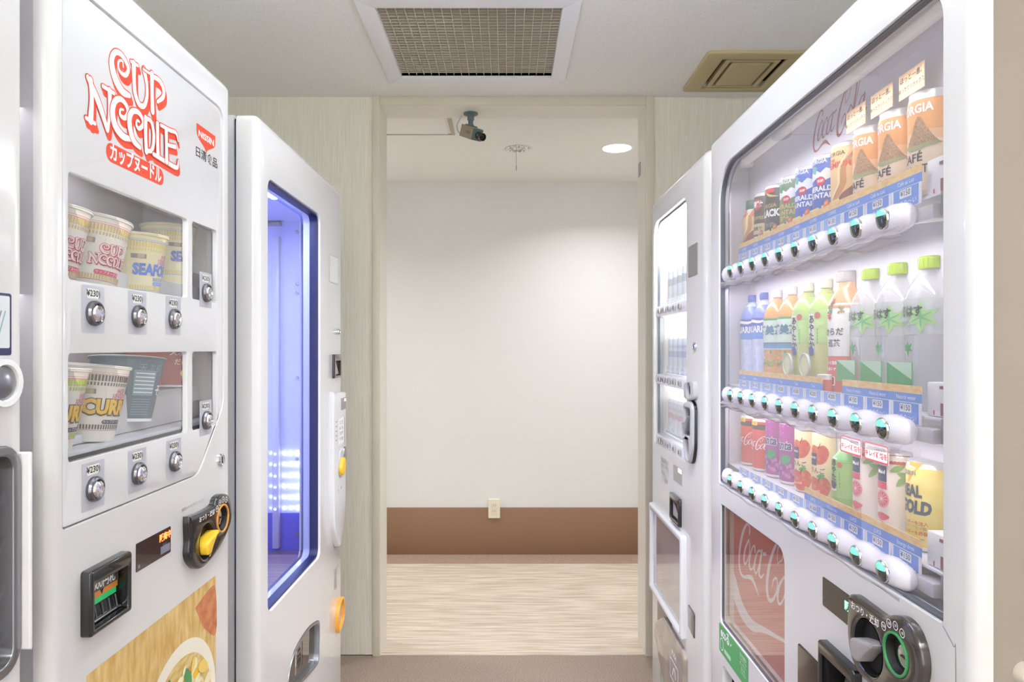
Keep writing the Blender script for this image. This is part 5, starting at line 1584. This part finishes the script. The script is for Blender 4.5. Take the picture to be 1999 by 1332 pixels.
def d_cafe(b, rf, h, r):
    th = 0.35
    b.wrap(text('GEORGIA', 0.03, res=2), rf, h * .82, WINK, .017, th - .33, 2, sx=.0145)
    b.wrap(poly([(-.022, -.02), (-.012, -.006), (-.006, .010), (-.001, .020), (.004, .018), (.010, .004), (.020, -.012), (.028, -.020)]), rf, h * .60, mat('plantation_brown', '#8f6a4a', .5, noise=('#c49a6c', 500, (1, 1, 1), .35, .65)), 1, th + .1, 2)
    b.wrap(stroke([(-.024, 0), (-.01, -.004), (.012, -.002), (.028, 0)], [.003, .006, .005, .002]), rf, h * .46, mat('plantation_green', '#9aa36e', .5), 1, th + .1, 3)
    b.wrap(text('CAFÉ', 0.02, res=2), rf, h * .33, INK, .0165, th - .36, 2)
    b.wrap(text('AU LAIT', 0.02, res=2), rf, h * .21, INK, .0165, th - .30, 2, sx=.0135)
    b.wrap(rect(-.010, .010, -.004, .004), rf, h * .105, INK, 1, th - .35, 2)
    b.wrap(text('ミルク', 0.01, res=1), rf, h * .105, WINK, .006, th - .35, 3)
EM_BLUE = mat('can_blue', '#3f63c0', 0.35)
EM_GREEN = mat('can_green_gold', '#6d8a6a', 0.35)
coffee(Zc[0], .118, .025, mat('premium_cream', '#efcf8f', .4), d_premium, 'small cream coffee bottle with a dark green cap, first on the top shelf', cap=mat('cap_dark_green', '#2f5f4c', .35), name='coffee_bottle')
coffee(Zc[1], .107, .0262, mat('can_dark_brown', '#4a3a36', .35), d_crimson, 'dark brown coffee can with a red disc, left of the black can')
coffee(Zc[2], .118, .0300, mat('can_black', '#34302e', .3), d_black, 'black coffee can with big white lettering on the top shelf')
coffee(Zc[3], .107, .0275, EM_GREEN, d_mountain(False, '微糖'), 'green and gold coffee can between the black and blue cans')
coffee(Zc[4], .107, .0275, EM_BLUE, d_mountain(True, ''), 'blue coffee can beside the green one, left of the pair')
coffee(Zc[5], .107, .0275, EM_BLUE, d_mountain(True, ''), 'blue coffee can beside the tan bottle can, right of the pair')
coffee(Zc[6], .130, .0300, mat('premium_tan', '#eec98a', .4), d_premium, 'large tan coffee can with a caramel swirl on the top shelf')
for k, w_ in ((7, 'farthest'), (8, 'middle'), (9, 'nearest')):
    h = .138
    r = .0300
    zb = TOP1 - h
    OC, OL = mat('can_orange', '#eda55c', .4), mat('can_peach', '#f9dfc0', .4)
    pr = [(r * .9, 0, OL), (r, .005, OL), (r, h * .50, mat('can_apricot', '#f4c08a', .4)), (r, h * .60, OC), (r, h - .012, TIN), (r * .93, h - .004, TIN), (r * .95, h, TIN)]
    b2_ = MB(); d_cafe(b2_, rfun(pr), h, r)
    o = drink('cafe_au_lait_can', 'orange and white milk coffee can, %s of three on the top shelf' % w_, 'can', G1, Zc[k], zb, [('can_body', shell(pr, OL), True), ('printed_design', b2_, False)])
    # small promo card above each can
    cd = MB().box(-.036, .024, -.001, 0, -.016, .020, mat('promo_peach', '#fbd5a0', .45), 0)
    cd.decal(text('ほっと一息、', 0.012, res=2), -.004, .010, -.001, .0098, INK, 1)
    cd.decal(text('ゆったりリラックス', 0.012, res=2), -.006, -.004, -.001, .0082, INK, 1, sx=.0068)
    cd.obj('promo_card', R1.root, (R1.uz(Zc[k]) + 0.002, 0.062, TOP1 + .018), (0, 0, 0), fix=False)
# gain stickers between the left cans
for k in range(2, 7):
    sb = MB().plate(ell(0, 0, .0105, .0105, 24), [], -.0006, .0004, mat('promo_red', '#dd5a44', .4))
    sb.decal(text('旨味', 0.02, res=1), 0, .004, -.0006, .0062, PALEY, 1)
    sb.decal(text('+25%', 0.02, res=1), 0, -.0035, -.0006, .0055, WINK, 1)
    sb.obj('promo_sticker', R1.root, (R1.uz(Zc[k]) - .010, 0.052, z1b + .054), fix=False)
    MB().box(-.032, .032, 0, .001, 0, .030, mat('promo_yellow', '#f7e08a', .45), 0).obj('promo_card', R1.root, (R1.uz(Zc[k]), 0.0535, z1b + .028))

# ---- middle shelf: bottles
def bprof(r, h, mats, neck=.36):
    b0, sh, nk = mats
    return [(r * .86, 0, b0), (r, .006, b0), (r * .985, h * .20, b0), (r * .95, h * .32, b0), (r * .985, h * .42, b0), (r, h * .50, b0), (r, h * .72, sh), (r * .90, h * .78, sh), (r * .62, h * .86, nk), (r * neck, h * .90, nk), (r * neck, h * .93, nk)]
def bottle(name, Z, h, r, mats, draw, label, capm, bands=(), capr=.42, cat='bottle', group=G2, zb=None, neck=.36, caph=.075):
    pr = bprof(r, h, mats, neck)
    body = shell(pr, mats[0])
    rf = rfun(pr)
    b = MB()
    for (za, zb_, m) in bands:
        n = 6
        vs, fs = [], []
        for i in range(n + 1):
            z = za + (zb_ - za) * i / n
            for k in range(SEG + 1):
                a = -PI / 2 + PI * k / SEG
                q = rf(z) + .0006
                vs.append((q * math.sin(a), -q * math.cos(a), z))
        for i in range(n):
            for k in range(SEG):
                fs.append([i * (SEG + 1) + k, i * (SEG + 1) + k + 1, (i + 1) * (SEG + 1) + k + 1, (i + 1) * (SEG + 1) + k])
        b.add(vs, fs, m)
    rf2 = lambda z: rf(z) + .0007
    draw(b, rf2, h, r)
    cz = h * .915
    cp_ = MB().lathe([(r * capr, cz), (r * capr * 1.03, cz + .002), (r * capr, h * caph + cz - .002), (r * capr * .9, h * caph + cz)], capm, 16, -PI / 2, PI / 2)
    for k in range(9):
        a = -1.4 + 2.8 * k / 8
        cp_.box(-.0005, .0005, -.0006, 0, cz + .003, cz + h * caph - .003, capm, 0, Matrix.Translation((r * capr * math.sin(a), -r * capr * math.cos(a), 0)) @ Matrix.Rotation(a, 4, 'Z'))
    return drink(name, label, cat, group, Z, z2b if zb is None else zb, [('bottle_body', body, True), ('label_print', b, False), ('cap', cp_, True)])
HB = 0.218
ICEB = mat('bottle_ice_blue', '#c3cdf2', .2, noise=('#e4e8fb', 60, (1, 1, 1), .35, .65), coat=.6)
AQ = mat('sport_blue', '#4a63c8', .35)
def d_aqua(b, rf, h, r):
    b.wrap(text('AQUARIUS', .04, res=2), rf, h * .60, WINK, .020, .35, 2, sx=.0155)
    b.wrap(stroke([(-.03, -.004), (-.01, .004), (.015, .002), (.03, .008)], [.002, .006, .006, .002]), rf, h * .67, WINK, 1, .3, 2)
    b.wrap(stroke([(-.03, 0), (-.01, .003), (.015, -.002), (.03, 0)], [.003, .004, .004, .002]), rf, h * .06, mat('sport_blue_soft', '#6f86da', .35), 1, .3, 2)
for k, w_ in ((0, 'farthest of the pair of blue bottles'), (1, 'nearer of the pair of blue bottles')):
    bottle('sports_drink_bottle', Zc[k], HB, .031, (ICEB, mat('sport_top', '#8193dd', .3, coat=.5), mat('bottle_haze', '#cdd4f0', .2)), d_aqua, 'sports drink bottle with blue cap, ' + w_, mat('cap_blue', '#4c62b8', .35), [(h_ * HB, g_ * HB, m) for h_, g_, m in ((.50, .58, SKY), (.58, .72, AQ))])
def d_sobi(b, rf, h, r):
    b.wrap(text('爽健美茶', .04, res=2), rf, h * .575, mat('tea_blue_ink', '#3f7f9c', .4), .021, .25, 3)
    rn = random.Random(7)
    for k in range(26):
        b.wrap(poly(ell(rn.uniform(-.022, .03), rn.uniform(-.016, .016), .003, .003, 8)), rf, h * .30, [GREEN, LIME, ORANGE, GOLD][k % 4], 1, .3, 3 + k * .06)
    b.wrap(poly(rrect(-.013, .013, -.010, .010, .003)), rf, h * .10, SKY, 1, .45, 2)
TEAO = mat('tea_orange', '#e8a964', .2, coat=.7)
for k, w_ in ((2, 'farther of the two beside the sports drinks'), (3, 'nearer of the two, next to the green teas')):
    bottle('blended_tea_bottle', Zc[k], HB, .0325, (TEAO, TEAO, mat('tea_neck', '#dcae84', .25)), d_sobi, 'orange blended tea bottle, ' + w_, mat('cap_clear_white', '#ece8e4', .35), [(.39 * HB, .68 * HB, mat('tea_label_pale', '#dfeee0', .4)), (.68 * HB, .70 * HB, GREEN), (.40 * HB, .46 * HB, mat('tea_band_blue', '#5f9fd0', .4))])
GT = mat('green_tea_body', '#cfd48c', .25, coat=.6)
def d_aya(b, rf, h, r, s=1.0):
    b.wrap(rect(-.0095 * s, .0095 * s, -.036 * s, .036 * s), rf, h * .53, WH, 1, .05, 2)
    for i, ch in enumerate('あやたか'):
        b.wrap(text(ch, .03, res=2), rf, h * .53 + (.025 - i * .016) * s, INK, .0165 * s, .12, 4)
    b.wrap(poly(ell(0, 0, .006 * s, .006 * s, 14)), rf, h * .68, mat('seal_red', '#c2584a', .4), 1, .55, 3)
    b.wrap(poly(smooth([(-.008 * s, .006 * s), (.0, .008 * s), (.008 * s, .004 * s), (.007 * s, -.008 * s), (-.004 * s, -.009 * s), (-.009 * s, -.002 * s)], 3, closed=True)), rf, h * .38, NAVY if s < 1 else mat('pot_blue', '#3f55a8', .4), 1, .05, 5)
    for i in range(5):
        b.wrap(rect(-.0008, .0008, -.002, .002), rf, h * .56 - i * .006, GREEN, 1, .55, 3)
for k, w_ in ((4, 'farther'), (5, 'nearer')):
    bottle('green_tea_bottle', Zc[k], HB, .0335, (GT, mat('tea_green_top', '#b5d878', .3, coat=.5), mat('tea_olive', '#b9bc7a', .25)), d_aya, 'green tea bottle, %s of the pair on the middle shelf' % w_, mat('cap_pale', '#dfe0c4', .35), [(.45 * HB, .73 * HB, mat('tea_green_label', '#bfdf8f', .4))])
    lk = MB().plate(ell(0, 0, .0215, .0225, 28), [ell(0, 0, .0185, .0195, 28)], -.003, .001, mat('charm_rim', '#c8d0d8', .2, coat=.8), bev=.001)
    lk.plate(ell(0, 0, .0185, .0195, 28), [], -.001, .001, mat('charm_yellow', '#f0eca0', .4))
    lk.decal(poly(ell(0, 0, .011, .014, 20)), 0, 0, -.001, 1, mat('charm_cream', '#f7f4c8', .4), 1)
    lk.obj('promo_charm', R1.root, (R1.uz(Zc[k]) + .004, .042, z2b + .056), (0, 0, 0), fix=False)
def d_karada(b, rf, h, r):
    rn = random.Random(2)
    for i, (dx, dz, m) in enumerate(((-.006, .020, mat('herb_brown', '#9c6a4a', .5)), (.012, .008, mat('herb_olive', '#b5a468', .5)), (-.010, .006, GREEN), (-.012, -.002, CRIMSON))):
        for q in range(12):
            b.wrap(poly(ell(dx + rn.uniform(-.006, .006), dz + rn.uniform(-.006, .006), .002, .002, 7)), rf, h * .66, m, 1, .35, 3 + q * .06 + i * .8)
    b.wrap(text('からだ', .02, res=2), rf, h * .52, INK, .014, .25, 3)
    b.wrap(text('巡茶', .02, res=2), rf, h * .43, INK, .014, .3, 3)
    b.wrap(stroke([(.018, .03), (.020, 0), (.016, -.03)], [.001, .006, .002]), rf, h * .35, mat('root_brown', '#b5764a', .4), 1, .6, 3)
    b.wrap(stroke([(.026, .02), (.028, 0), (.026, -.03)], [.001, .005, .002]), rf, h * .33, mat('root_brown', '#b5764a', .4), 1, .6, 3)
    b.wrap(text('ついた脂肪', .02, res=1), rf, h * .28, WINK, .0065, .1, 4)
    b.wrap(text('を減らす', .02, res=1), rf, h * .23, WINK, .0065, .1, 4)
    b.wrap(poly(rrect(-.006, .006, -.008, .008, .003), [rrect(-.0045, .0045, -.0065, .0065, .002)]), rf, h * .14, WINK, 1, .25, 4)
KT = mat('karada_orange', '#e2a878', .25, coat=.6)
bottle('herb_tea_bottle', Zc[6], HB + .004, .0345, (mat('karada_amber', '#d9a27c', .3), KT, KT), d_karada, 'herb tea bottle with grey cap and white and red label', mat('cap_grey', '#b7b0ae', .35), [(.34 * HB, .76 * HB, WH), (.06 * HB, .34 * HB, mat('karada_red', '#d8685a', .4))], capr=.60, neck=.56, caph=.085)
# small red promo can in front of the herb tea
pc_ = shell(canprof(.017, .042, mat('promo_can_red', '#d9574e', .4), TIN), RED)
pc_.wrap(text('ついた', .02, res=1), lambda z: .0172, .028, WINK, .007, .1, 2)
pc_.wrap(text('体脂肪', .02, res=1), lambda z: .0172, .018, WINK, .007, .1, 2)
x, y, z = R1.world(R1.uz(Zc[6]) - .006, .052, z2b)
o = pc_.obj('promo_can', None, (x, y, z), (0, 0, R1.rz), fix=False)
tag(o, 'tiny red promotional can in front of the herb tea bottle', 'can')
STAR = mat('leaf_green', '#a8d58a', .4)
STAR2 = mat('leaf_green_dark', '#6fb87c', .4)
def d_ilo(b, rf, h, r):
    # folded leaf star
    pts = []
    for k in range(6):
        a = PI / 2 + k * PI / 3
        pts.append((.022 * math.cos(a) * 1.15, .022 * math.sin(a)))
        a += PI / 6
        pts.append((.0105 * math.cos(a) * 1.15, .0105 * math.sin(a)))
    b.wrap(poly(pts), rf, h * .60, STAR, 1, .62, 3)
    for k in range(6):
        a = PI / 2 + k * PI / 3
        b.wrap(stroke([(0, 0), (.015 * math.cos(a), .013 * math.sin(a))], [.003, .001], n=2), rf, h * .60, STAR2, 1, .62, 4 + k * .1)
    b.wrap(text('いろはす', .04, res=2), rf, h * .635, mat('forest_ink', '#2f4a3c', .4), .0165, -.02, 5, sx=.0125)
    b.wrap(text('天然水', .0, res=1), rf, h * .56, GREYINK, .008, -.1, 3)
    b.wrap(poly([(0, .012), (.003, .004), (.009, .008), (.005, 0), (.010, -.004), (.003, -.003), (0, -.012), (-.003, -.003), (-.010, -.004), (-.005, 0), (-.009, .008), (-.003, .004)]), rf, h * .40, GREEN, 1, .02, 3)
LB = thin_glass('clear_label', '#eef4f0', 1.5, 0.1, 0.35, '#f6faf6')
for k, w_ in ((7, 'farthest'), (8, 'middle'), (9, 'nearest')):
    bottle('water_bottle', Zc[k], HB, .0340, (CLEARB, CLEARB, CLEARB), d_ilo, 'clear water bottle with lime cap and leaf star, %s of three' % w_, mat('cap_lime', '#a9c531', .3, coat=.4), [(.49 * HB, .72 * HB, LB)], capr=.50, neck=.40, caph=.080)
    wp = MB().box(-.030, .032, 0, .001, 0, .036, GREEN)
    wp.decal(([(-.030, .036), (.032, .036), (.032, .012)], [[0, 1, 2]]), 0, 0, 0, 1, mat('pale_green', '#bfe3c4', .4), 1)
    wp.obj('green_card', R1.root, (R1.uz(Zc[k]) - .016, .050, z2b + .032), fix=False)

# ---- bottom shelf
def can3(k, h, r, body, draw, label, name='soda_can', tin=TIN):
    pr = canprof(r, h, body, tin)
    b2_ = MB(); draw(b2_, rfun(pr), h, r)
    return drink(name, label, 'can', G3, Zc[k], z3b, [('can_body', shell(pr, body), True), ('printed_design', b2_, False)])
CR = mat('cola_red', '#d8402e', .35)
COKEC = xf(COKE, 1, -.19, -.075)
def d_coke(b, rf, h, r):
    b.wrap(COKEC, rf, h * .52, WINK, .20, .38, 2)
    b.wrap(rect(-.045, .045, -.006, .006), rf, h * .83, mat('cola_dark', '#4c3a30', .4), 1, 0, 1)
    b.wrap(poly(rrect(-.011, .011, -.005, .005, .002)), rf, h * .90, YELLOW, 1, .2, 3)
    b.wrap(text('ゼロ', .0, res=1), rf, h * .90, INK, .007, .2, 4)
for k, w_ in ((0, 'farther'), (1, 'nearer')):
    can3(k, .122, .0300, CR, d_coke, 'red cola can with white script, %s of the pair on the bottom shelf' % w_)
FP = mat('grape_purple', '#a8408e', .35)
def d_fanta(b, rf, h, r):
    b.wrap(text('Fanta', .07, res=2, shear=.2), rf, h * .60, WINK, .026, .22, 3, sx=.0205)
    b.wrap(text('Fanta', .03, res=2, shear=.2), rf, h * .60, mat('logo_indigo', '#2e2a66', .4), .026, .22, 4, sx=.0205)
    b.wrap(poly(smooth([(-.010, .0), (-.004, .009), (.008, .010), (.013, .002), (.006, -.008), (-.006, -.008)], 3, closed=True)), rf, h * .38, GREEN, 1, .5, 3)
    rn = random.Random(5)
    for q in range(34):
        x_, z_ = rn.uniform(-.026, .03), rn.uniform(-.016, .012)
        b.wrap(poly(ell(x_, z_, .0042, .0042, 10)), rf, h * .24, [mat('grape_light', '#cf7cbc', .35), mat('grape_mid', '#8f3a86', .35)][q % 2], 1, .35, 2 + q * .05)
    for q in range(14):
        b.wrap(poly(ell(rn.uniform(-.02, .02), rn.uniform(-.012, .016), .0008, .0008, 6)), rf, h * .82, WINK, 1, .35, 2 + q * .05)
for k, w_ in ((2, 'farther'), (3, 'nearer')):
    can3(k, .134, .0285, FP, d_fanta, 'purple grape soda can, %s of the pair on the bottom shelf' % w_)
AP = mat('apple_cream', '#f3dcae', .4)
def d_apple(b, rf, h, r):
    for (cz, rr) in ((.66, .019), (.20, .022)):
        b.wrap(poly(smooth([(-rr, .004), (-rr * .7, rr * .8), (-rr * .1, rr * .7), (rr * .6, rr * .85), (rr, .002), (rr * .5, -rr * .9), (-rr * .5, -rr * .9)], 4, closed=True)), rf, h * cz, mat('apple_red', '#cf4c40', .35, noise=('#e2873e', 120, (1, 1, 1), .45, .7)), 1, .5, 2)
        b.wrap(stroke([(0, .01), (.004, .020)], [.0015, .001], n=2), rf, h * cz, INK, 1, .5, 3)
    b.wrap(poly(smooth([(-.004, 0), (.004, .006), (.012, .004), (.006, -.003)], 3, closed=True)), rf, h * .34, GREEN, 1, .5, 3)
    b.wrap(rect(-.008, .008, -.011, .011), rf, h * .58, mat('maid_navy', '#38405e', .4), 1, .1, 4)
    b.wrap(text('MAID', .02, res=1), rf, h * .60, WINK, .006, .1, 5)
    b.wrap(text('りんご', .02, res=2), rf, h * .42, mat('brown_ink', '#5a4030', .4), .011, .35, 3)
    b.wrap(xf(poly(rrect(-.02, .022, -.004, .004, .001)), 1, rot=.15), rf, h * .13, RED, 1, .2, 4)
    b.wrap(xf(text('果汁100%', .01, res=1), .006, rot=.15), rf, h * .13, WINK, 1, .2, 5)
for k, w_ in ((4, 'farther'), (5, 'nearer')):
    can3(k, .132, .0290, AP, d_apple, 'yellow apple juice can with red apples, %s of the pair' % w_, 'apple_juice_can')
GB = mat('small_tea_green', '#8fbf62', .25, coat=.6)
bottle('small_green_tea_bottle', Zc[6], .118, .0285, (GB, mat('small_tea_top', '#7fbf6c', .3), mat('small_tea_neck', '#b9d0a0', .3)), lambda b, rf, h, r: d_aya(b, rf, h, r, .8), 'short green tea bottle between the apple and grapefruit cans', mat('cap_sage', '#c8d4b8', .35), [(.2 * .118, .74 * .118, mat('small_tea_label', '#9fc96e', .4))], cat='bottle', group=G3, zb=z3b, capr=.6, neck=.55)
GF = mat('grapefruit_cream', '#f2e6da', .4)
def d_grape(b, rf, h, r):
    b.wrap(rect(-.045, .045, -.007, .007), rf, h * .90, mat('grapefruit_red', '#c9545a', .4), 1, 0, 1)
    b.wrap(rect(-.010, .010, -.012, .012), rf, h * .72, mat('maid_navy', '#38405e', .4), 1, .08, 3)
    b.wrap(text('Maid', .02, res=1), rf, h * .74, WINK, .008, .08, 4)
    b.wrap(rect(-.010, .010, -.005, .005), rf, h * .58, PINKRED, 1, .08, 3)
    b.wrap(poly(ell(0, 0, .0135, .0135, 24)), rf, h * .42, mat('citrus_rim', '#f0a8a0', .4), 1, .10, 2)
    b.wrap(poly(ell(0, 0, .0112, .0112, 24)), rf, h * .42, mat('citrus_pink', '#e0566a', .4), 1, .10, 3)
    for q in range(6):
        a = q * PI / 6
        b.wrap(stroke([(-.0105 * math.cos(a), -.0105 * math.sin(a)), (.0105 * math.cos(a), .0105 * math.sin(a))], .0006, n=1), rf, h * .42, WH, 1, .10, 4 + q * .1)
    b.wrap(poly(smooth([(-.014, 0), (0, .005), (.014, 0), (0, -.007)], 4, closed=True)), rf, h * .22, mat('citrus_pink', '#e0566a', .4), 1, .10, 2)
    b.wrap(poly(smooth([(-.014, 0), (0, .004), (.014, -.002), (0, -.007)], 4, closed=True)), rf, h * .12, CRIMSON, 1, .12, 2)
    for (dx, dz, a) in ((.018, .010, .5), (.028, .0, -.4), (.024, -.008, .9)):
        b.wrap(xf(poly(smooth([(-.011, 0), (0, .0045), (.012, 0), (0, -.0045)], 4, closed=True)), 1, dx, dz, rot=a), rf, h * .72, mat('leaf_soft', '#8fb86c', .4), 1, .3, 3 + dx * 60)
for k, w_ in ((7, 'farther'), (8, 'nearer')):
    can3(k, .128, .0300, GF, d_grape, 'pink grapefruit juice can with green leaves, %s of the pair' % w_, 'grapefruit_juice_can')
    sg = MB().box(-.034, .034, -.001, 0, -.014, .014, WH)
    sg.decal(poly(rrect(-.034, .034, -.014, .014, .003), [rrect(-.0315, .0315, -.0115, .0115, .002)]), 0, 0, -.001, 1, CRIMSON, 1)
    sg.decal(text('1日分の美容習慣', .0, res=1), 0, .0062, -.001, .0068, INK, 1)
    sg.decal(text('キレイ補給を', .03, res=2), 0, -.0035, -.001, .0105, CRIMSON, 1)
    sg.obj('promo_card', R1.root, (R1.uz(Zc[k]) - .004, .054, z3b + .122), fix=False)
RG = mat('energy_yellow', '#efd45c', .35, noise=('#f5e08a', 8, (1, 1, 6), .4, .6))
def d_gold(b, rf, h, r):
    b.wrap(poly([(-.01, .03), (.012, .03), (-.012, .0)]), rf, h * .75, mat('ray_orange', '#f2b04a', .4), 1, .3, 1)
    b.wrap(text('炭酸飲料', .01, res=1), rf, h * .86, GREYINK, .008, -.1, 2)
    b.wrap(text('REAL', .05, res=2), rf, h * .66, mat('slate_ink', '#4a5468', .4), .022, .06, 2, sx=.016)
    b.wrap(text('GOLD', .06, res=2, shear=.1), rf, h * .48, mat('slate_ink', '#4a5468', .4), .024, .20, 2, sx=.018)
    b.wrap(text('エネルギーを注入', .01, res=1), rf, h * .31, CRIMSON, .0062, .12, 2)
    b.wrap(text('ビタミン・アミノ酸', .0, res=1), rf, h * .26, GREYINK, .005, .12, 2)
    b.wrap(text('エネルギーを炸裂', .01, res=1), rf, h * .20, CRIMSON, .0062, .12, 2)
    b.wrap(rect(-.02, .02, -.0006, .0006), rf, h * .14, GREYINK, 1, .12, 2)
can3(9, .124, .0320, RG, d_gold, 'yellow energy drink can at the near end of the bottom shelf', 'energy_drink_can')
# yellow backing card strip below the left hand coffees etc. is part of the tags; clear side guard at far left
MB().plate(smooth([(.004, 0), (.016, .0), (.016, .11), (.012, .125), (.010, .145), (.008, .125), (.004, .11)], 3, closed=True), [], .03, .034, mat('guard_lilac', '#efecf2', .3, coat=.6), bev=.001).obj('side_guard', R1.root, (R1.uz(1.672), 0, z1b + .01))

# ---- lower half of the machine
PCK = mat('poster_pocket', '#e7e3ea', .3)
liner(R1, pp0, pp1, pb, pt, .005, .032, PCK, 'poster_recess')
b = MB()
b.decal(rect(pp0 + .001, pp1 - .001, pb, pt), 0, 0, .0315, 1, mat('poster_red', '#c9303a', .35), 1)
pz = pt - .155
b.decal(COKE, pp0 + .012, pz, .0315, 1.0, mat('poster_white', '#f4eeec', .4), 2)
b.decal(stroke([(pp0 - .005, pz - .035), (pp0 + .05, pz - .075), (pp0 + .12, pz - .085), (pp0 + .20, pz - .065), (pp1, pz - .030)], [.052, .040, .026, .012, .004]), 0, 0, .0315, 1, mat('poster_white', '#f4eeec', .4), 2)
# keep print inside the recess
vs = [(min(max(x, pp0), pp1), y, z) for x, y, z in b.v]
b.v = vs
b.obj('cola_poster', R1.root, fix=False)
MB().decal(poly(offset(ccw(OPP, True), -.0005)), 0, 0, .006, 1, thin_glass('poster_pane', '#ffffff', 2.2, milk=.12, milk_col='#e8dcd8')).obj('poster_pane', R1.root)  # milk in the glass stands for pale reflected haze over the poster
MB().plate(offset(ccw(OPP, True), .0005), [offset(ccw(OPP, True), -.002)], .003, .0085, mat('slate_seal', '#5c5f68', 0.4)).obj('poster_seal', R1.root)
# green recycling label
x0, x1 = R1.u(1404.5), R1.u(1461)
z1 = (R1.v(1404, 1217) + R1.v(1461, 1283)) / 2
z0 = (R1.v(1404, 1276) + R1.v(1455, 1332)) / 2
b = MB().plate(rrect(x0, x1, z0, z1, .004), [], -.0006, .0004, mat('label_green', '#3fa55c', .35))
b.decal(text('ecoる', .03, res=3), x0 + .045, z1 - .017, -.0006, .030, WINK, 1, sx=.026)
b.decal(text('✓', .02), x0 + .085, z1 - .020, -.0006, .018, WINK, 1)
b.decal(poly(ell(x0 + .02, z0 + .022, .013, .015, 22), [ell(x0 + .02, z0 + .022, .0105, .0125, 22)]), 0, 0, -.0006, 1, WINK, 1)
b.decal(poly(rrect(x0 + .038, x0 + .085, z0 + .010, z0 + .020, .004)), 0, 0, -.0006, 1, mat('label_mint', '#bfe3c8', .35), 1)
for k in range(5):
    b.decal(text(('空き容器は', 'リサイクル', 'ボックスへ', 'お入れ', 'ください')[k], .0, res=1), x1 - .030, z1 - .012 - k * .009, -.0006, .0085, WINK, 1)
b.obj('recycling_label', R1.root, fix=False)
# delivery opening under the poster
liner(R1, R1.u(1411), R1.u(1545), .50, R1.v(1411, 1299), .035, .3, BLACKM, 'delivery_box')
MB().plate(offset(ccw(OPD, True), -.001), [], .03, .034, mat('delivery_flap_dark', '#1f1d20', .15, coat=1.0)).obj('delivery_flap', R1.root)
# display and card panel
x0, x1 = R1.u(1607), R1.u(1700)
zt, zb_ = (R1.v(1607, 1130) + R1.v(1671, 1167)) / 2, (R1.v(1607, 1181) + R1.v(1671, 1234)) / 2
b = MB().plate(rrect(x0, x1, zb_, zt, .003), [], -.0012, .001, BROWNGLOSS, bev=.0005)
gx_ = R1.u(1662)
b.decal(text('販売中', .03), gx_ + .004, zt - .019, -.0012, .0145, mat('led_green', '#80ffd0', .4, emit='#5fffc4', estr=4), 1)
b.decal(text('投入金額', .0), gx_ + .002, zt - .031, -.0012, .005, GREYINK, 1)
b.decal(poly(ell(x0 + .009, zb_ + .011, .0035, .0055, 16), [ell(x0 + .009, zb_ + .011, .0028, .0046, 16)]), 0, 0, -.0012, 1, GREYINK, 1)
b.obj('display_window', R1.root, fix=False)
kid = smooth([R1.p(1590 + a / 4.887, 1120 + q / 4.887) for a, q in [(395, 260), (400, 212), (440, 200), (560, 285), (730, 405), (790, 395), (850, 395), (930, 425), (1010, 510), (1070, 640), (1110, 800), (1115, 960), (1080, 1100), (1010, 1190), (900, 1210), (760, 1160), (600, 1050), (500, 950), (430, 800), (395, 620), (390, 440)]], 4, closed=True)
coin_unit(R1, kid, (1711, 1264), (1767.5, 1277.5), mat('ring_green', '#3f9a5e', .3), mat('lever_grey', '#a8a4a8', .3), .0277, .0365, (R1.u(1706), R1.v(1706, 1200), .0125), bodym=mat('coin_unit_brown', '#3a3331', .16, coat=.8))
# dark card reader panel
x0, x1 = R1.u(1560), R1.u(1609)
MB().plate(rrect(x0, x1, .60, (R1.v(1560, 1257) + R1.v(1609, 1303)) / 2, .004), [], -.003, .001, mat('card_reader_brown', '#3c302a', .15, coat=0.15), bev=.0015).obj('card_reader', R1.root)
# note slot
ba = bill_acceptor(R1, t0_, t1_, bt1 - .14, bt1, '', dp_=.035)
b = MB()
x0, x1 = t0_ + .016, t1_ - .012
b.add([(x0, .030, bt1 - .035), (x1, .030, bt1 - .035), (x1, .004, bt1 - .12), (x0, .004, bt1 - .12)], [[0, 1, 2, 3]], mat('note_chute_silver', '#8f8f92', .15, coat=1.0))
b.obj('note_window', ba, fix=False)
b = MB()
b.decal(poly(rrect(-.012, .012, -.012, .012, .001), [rrect(-.0108, .0108, -.0108, .0108, .001)]), (x0 + x1) / 2, bt1 - .062, .012, 1, WINK, 1)
b.decal(poly([(0, .008), (.007, 0), (.003, 0), (.003, -.007), (-.003, -.007), (-.003, 0), (-.007, 0)]), (x0 + x1) / 2, bt1 - .062, .012, 1, WINK, 1)
b.obj('note_symbol', ba, fix=False)
# lower front step and seam on the near corner
b = MB()
b.decal(stroke([(R1.u(1841), .985), (R1.u(1862), .969), (R1.u(1866), .955), (R1.u(1866), .75), (R1.u(1866), .50)], .0012, n=4), 0, 0, 0, 1, GREYINK, 1)
b.obj('panel_seam', R1.root, fix=False)
# rubber bumper on the near side of the cabinet
bx = MB().lathe([(.0, .012), (.010, .010), (.013, .004), (.014, 0)], mat('bumper_beige', '#ddd3c6', .3, coat=.5), 20, mt=Matrix.Rotation(PI / 2, 4, 'Y'), c=(R1.W - .004, .06, R1.v(1905, 1322)), caps=False)
bx.obj('side_bumper', R1.root)
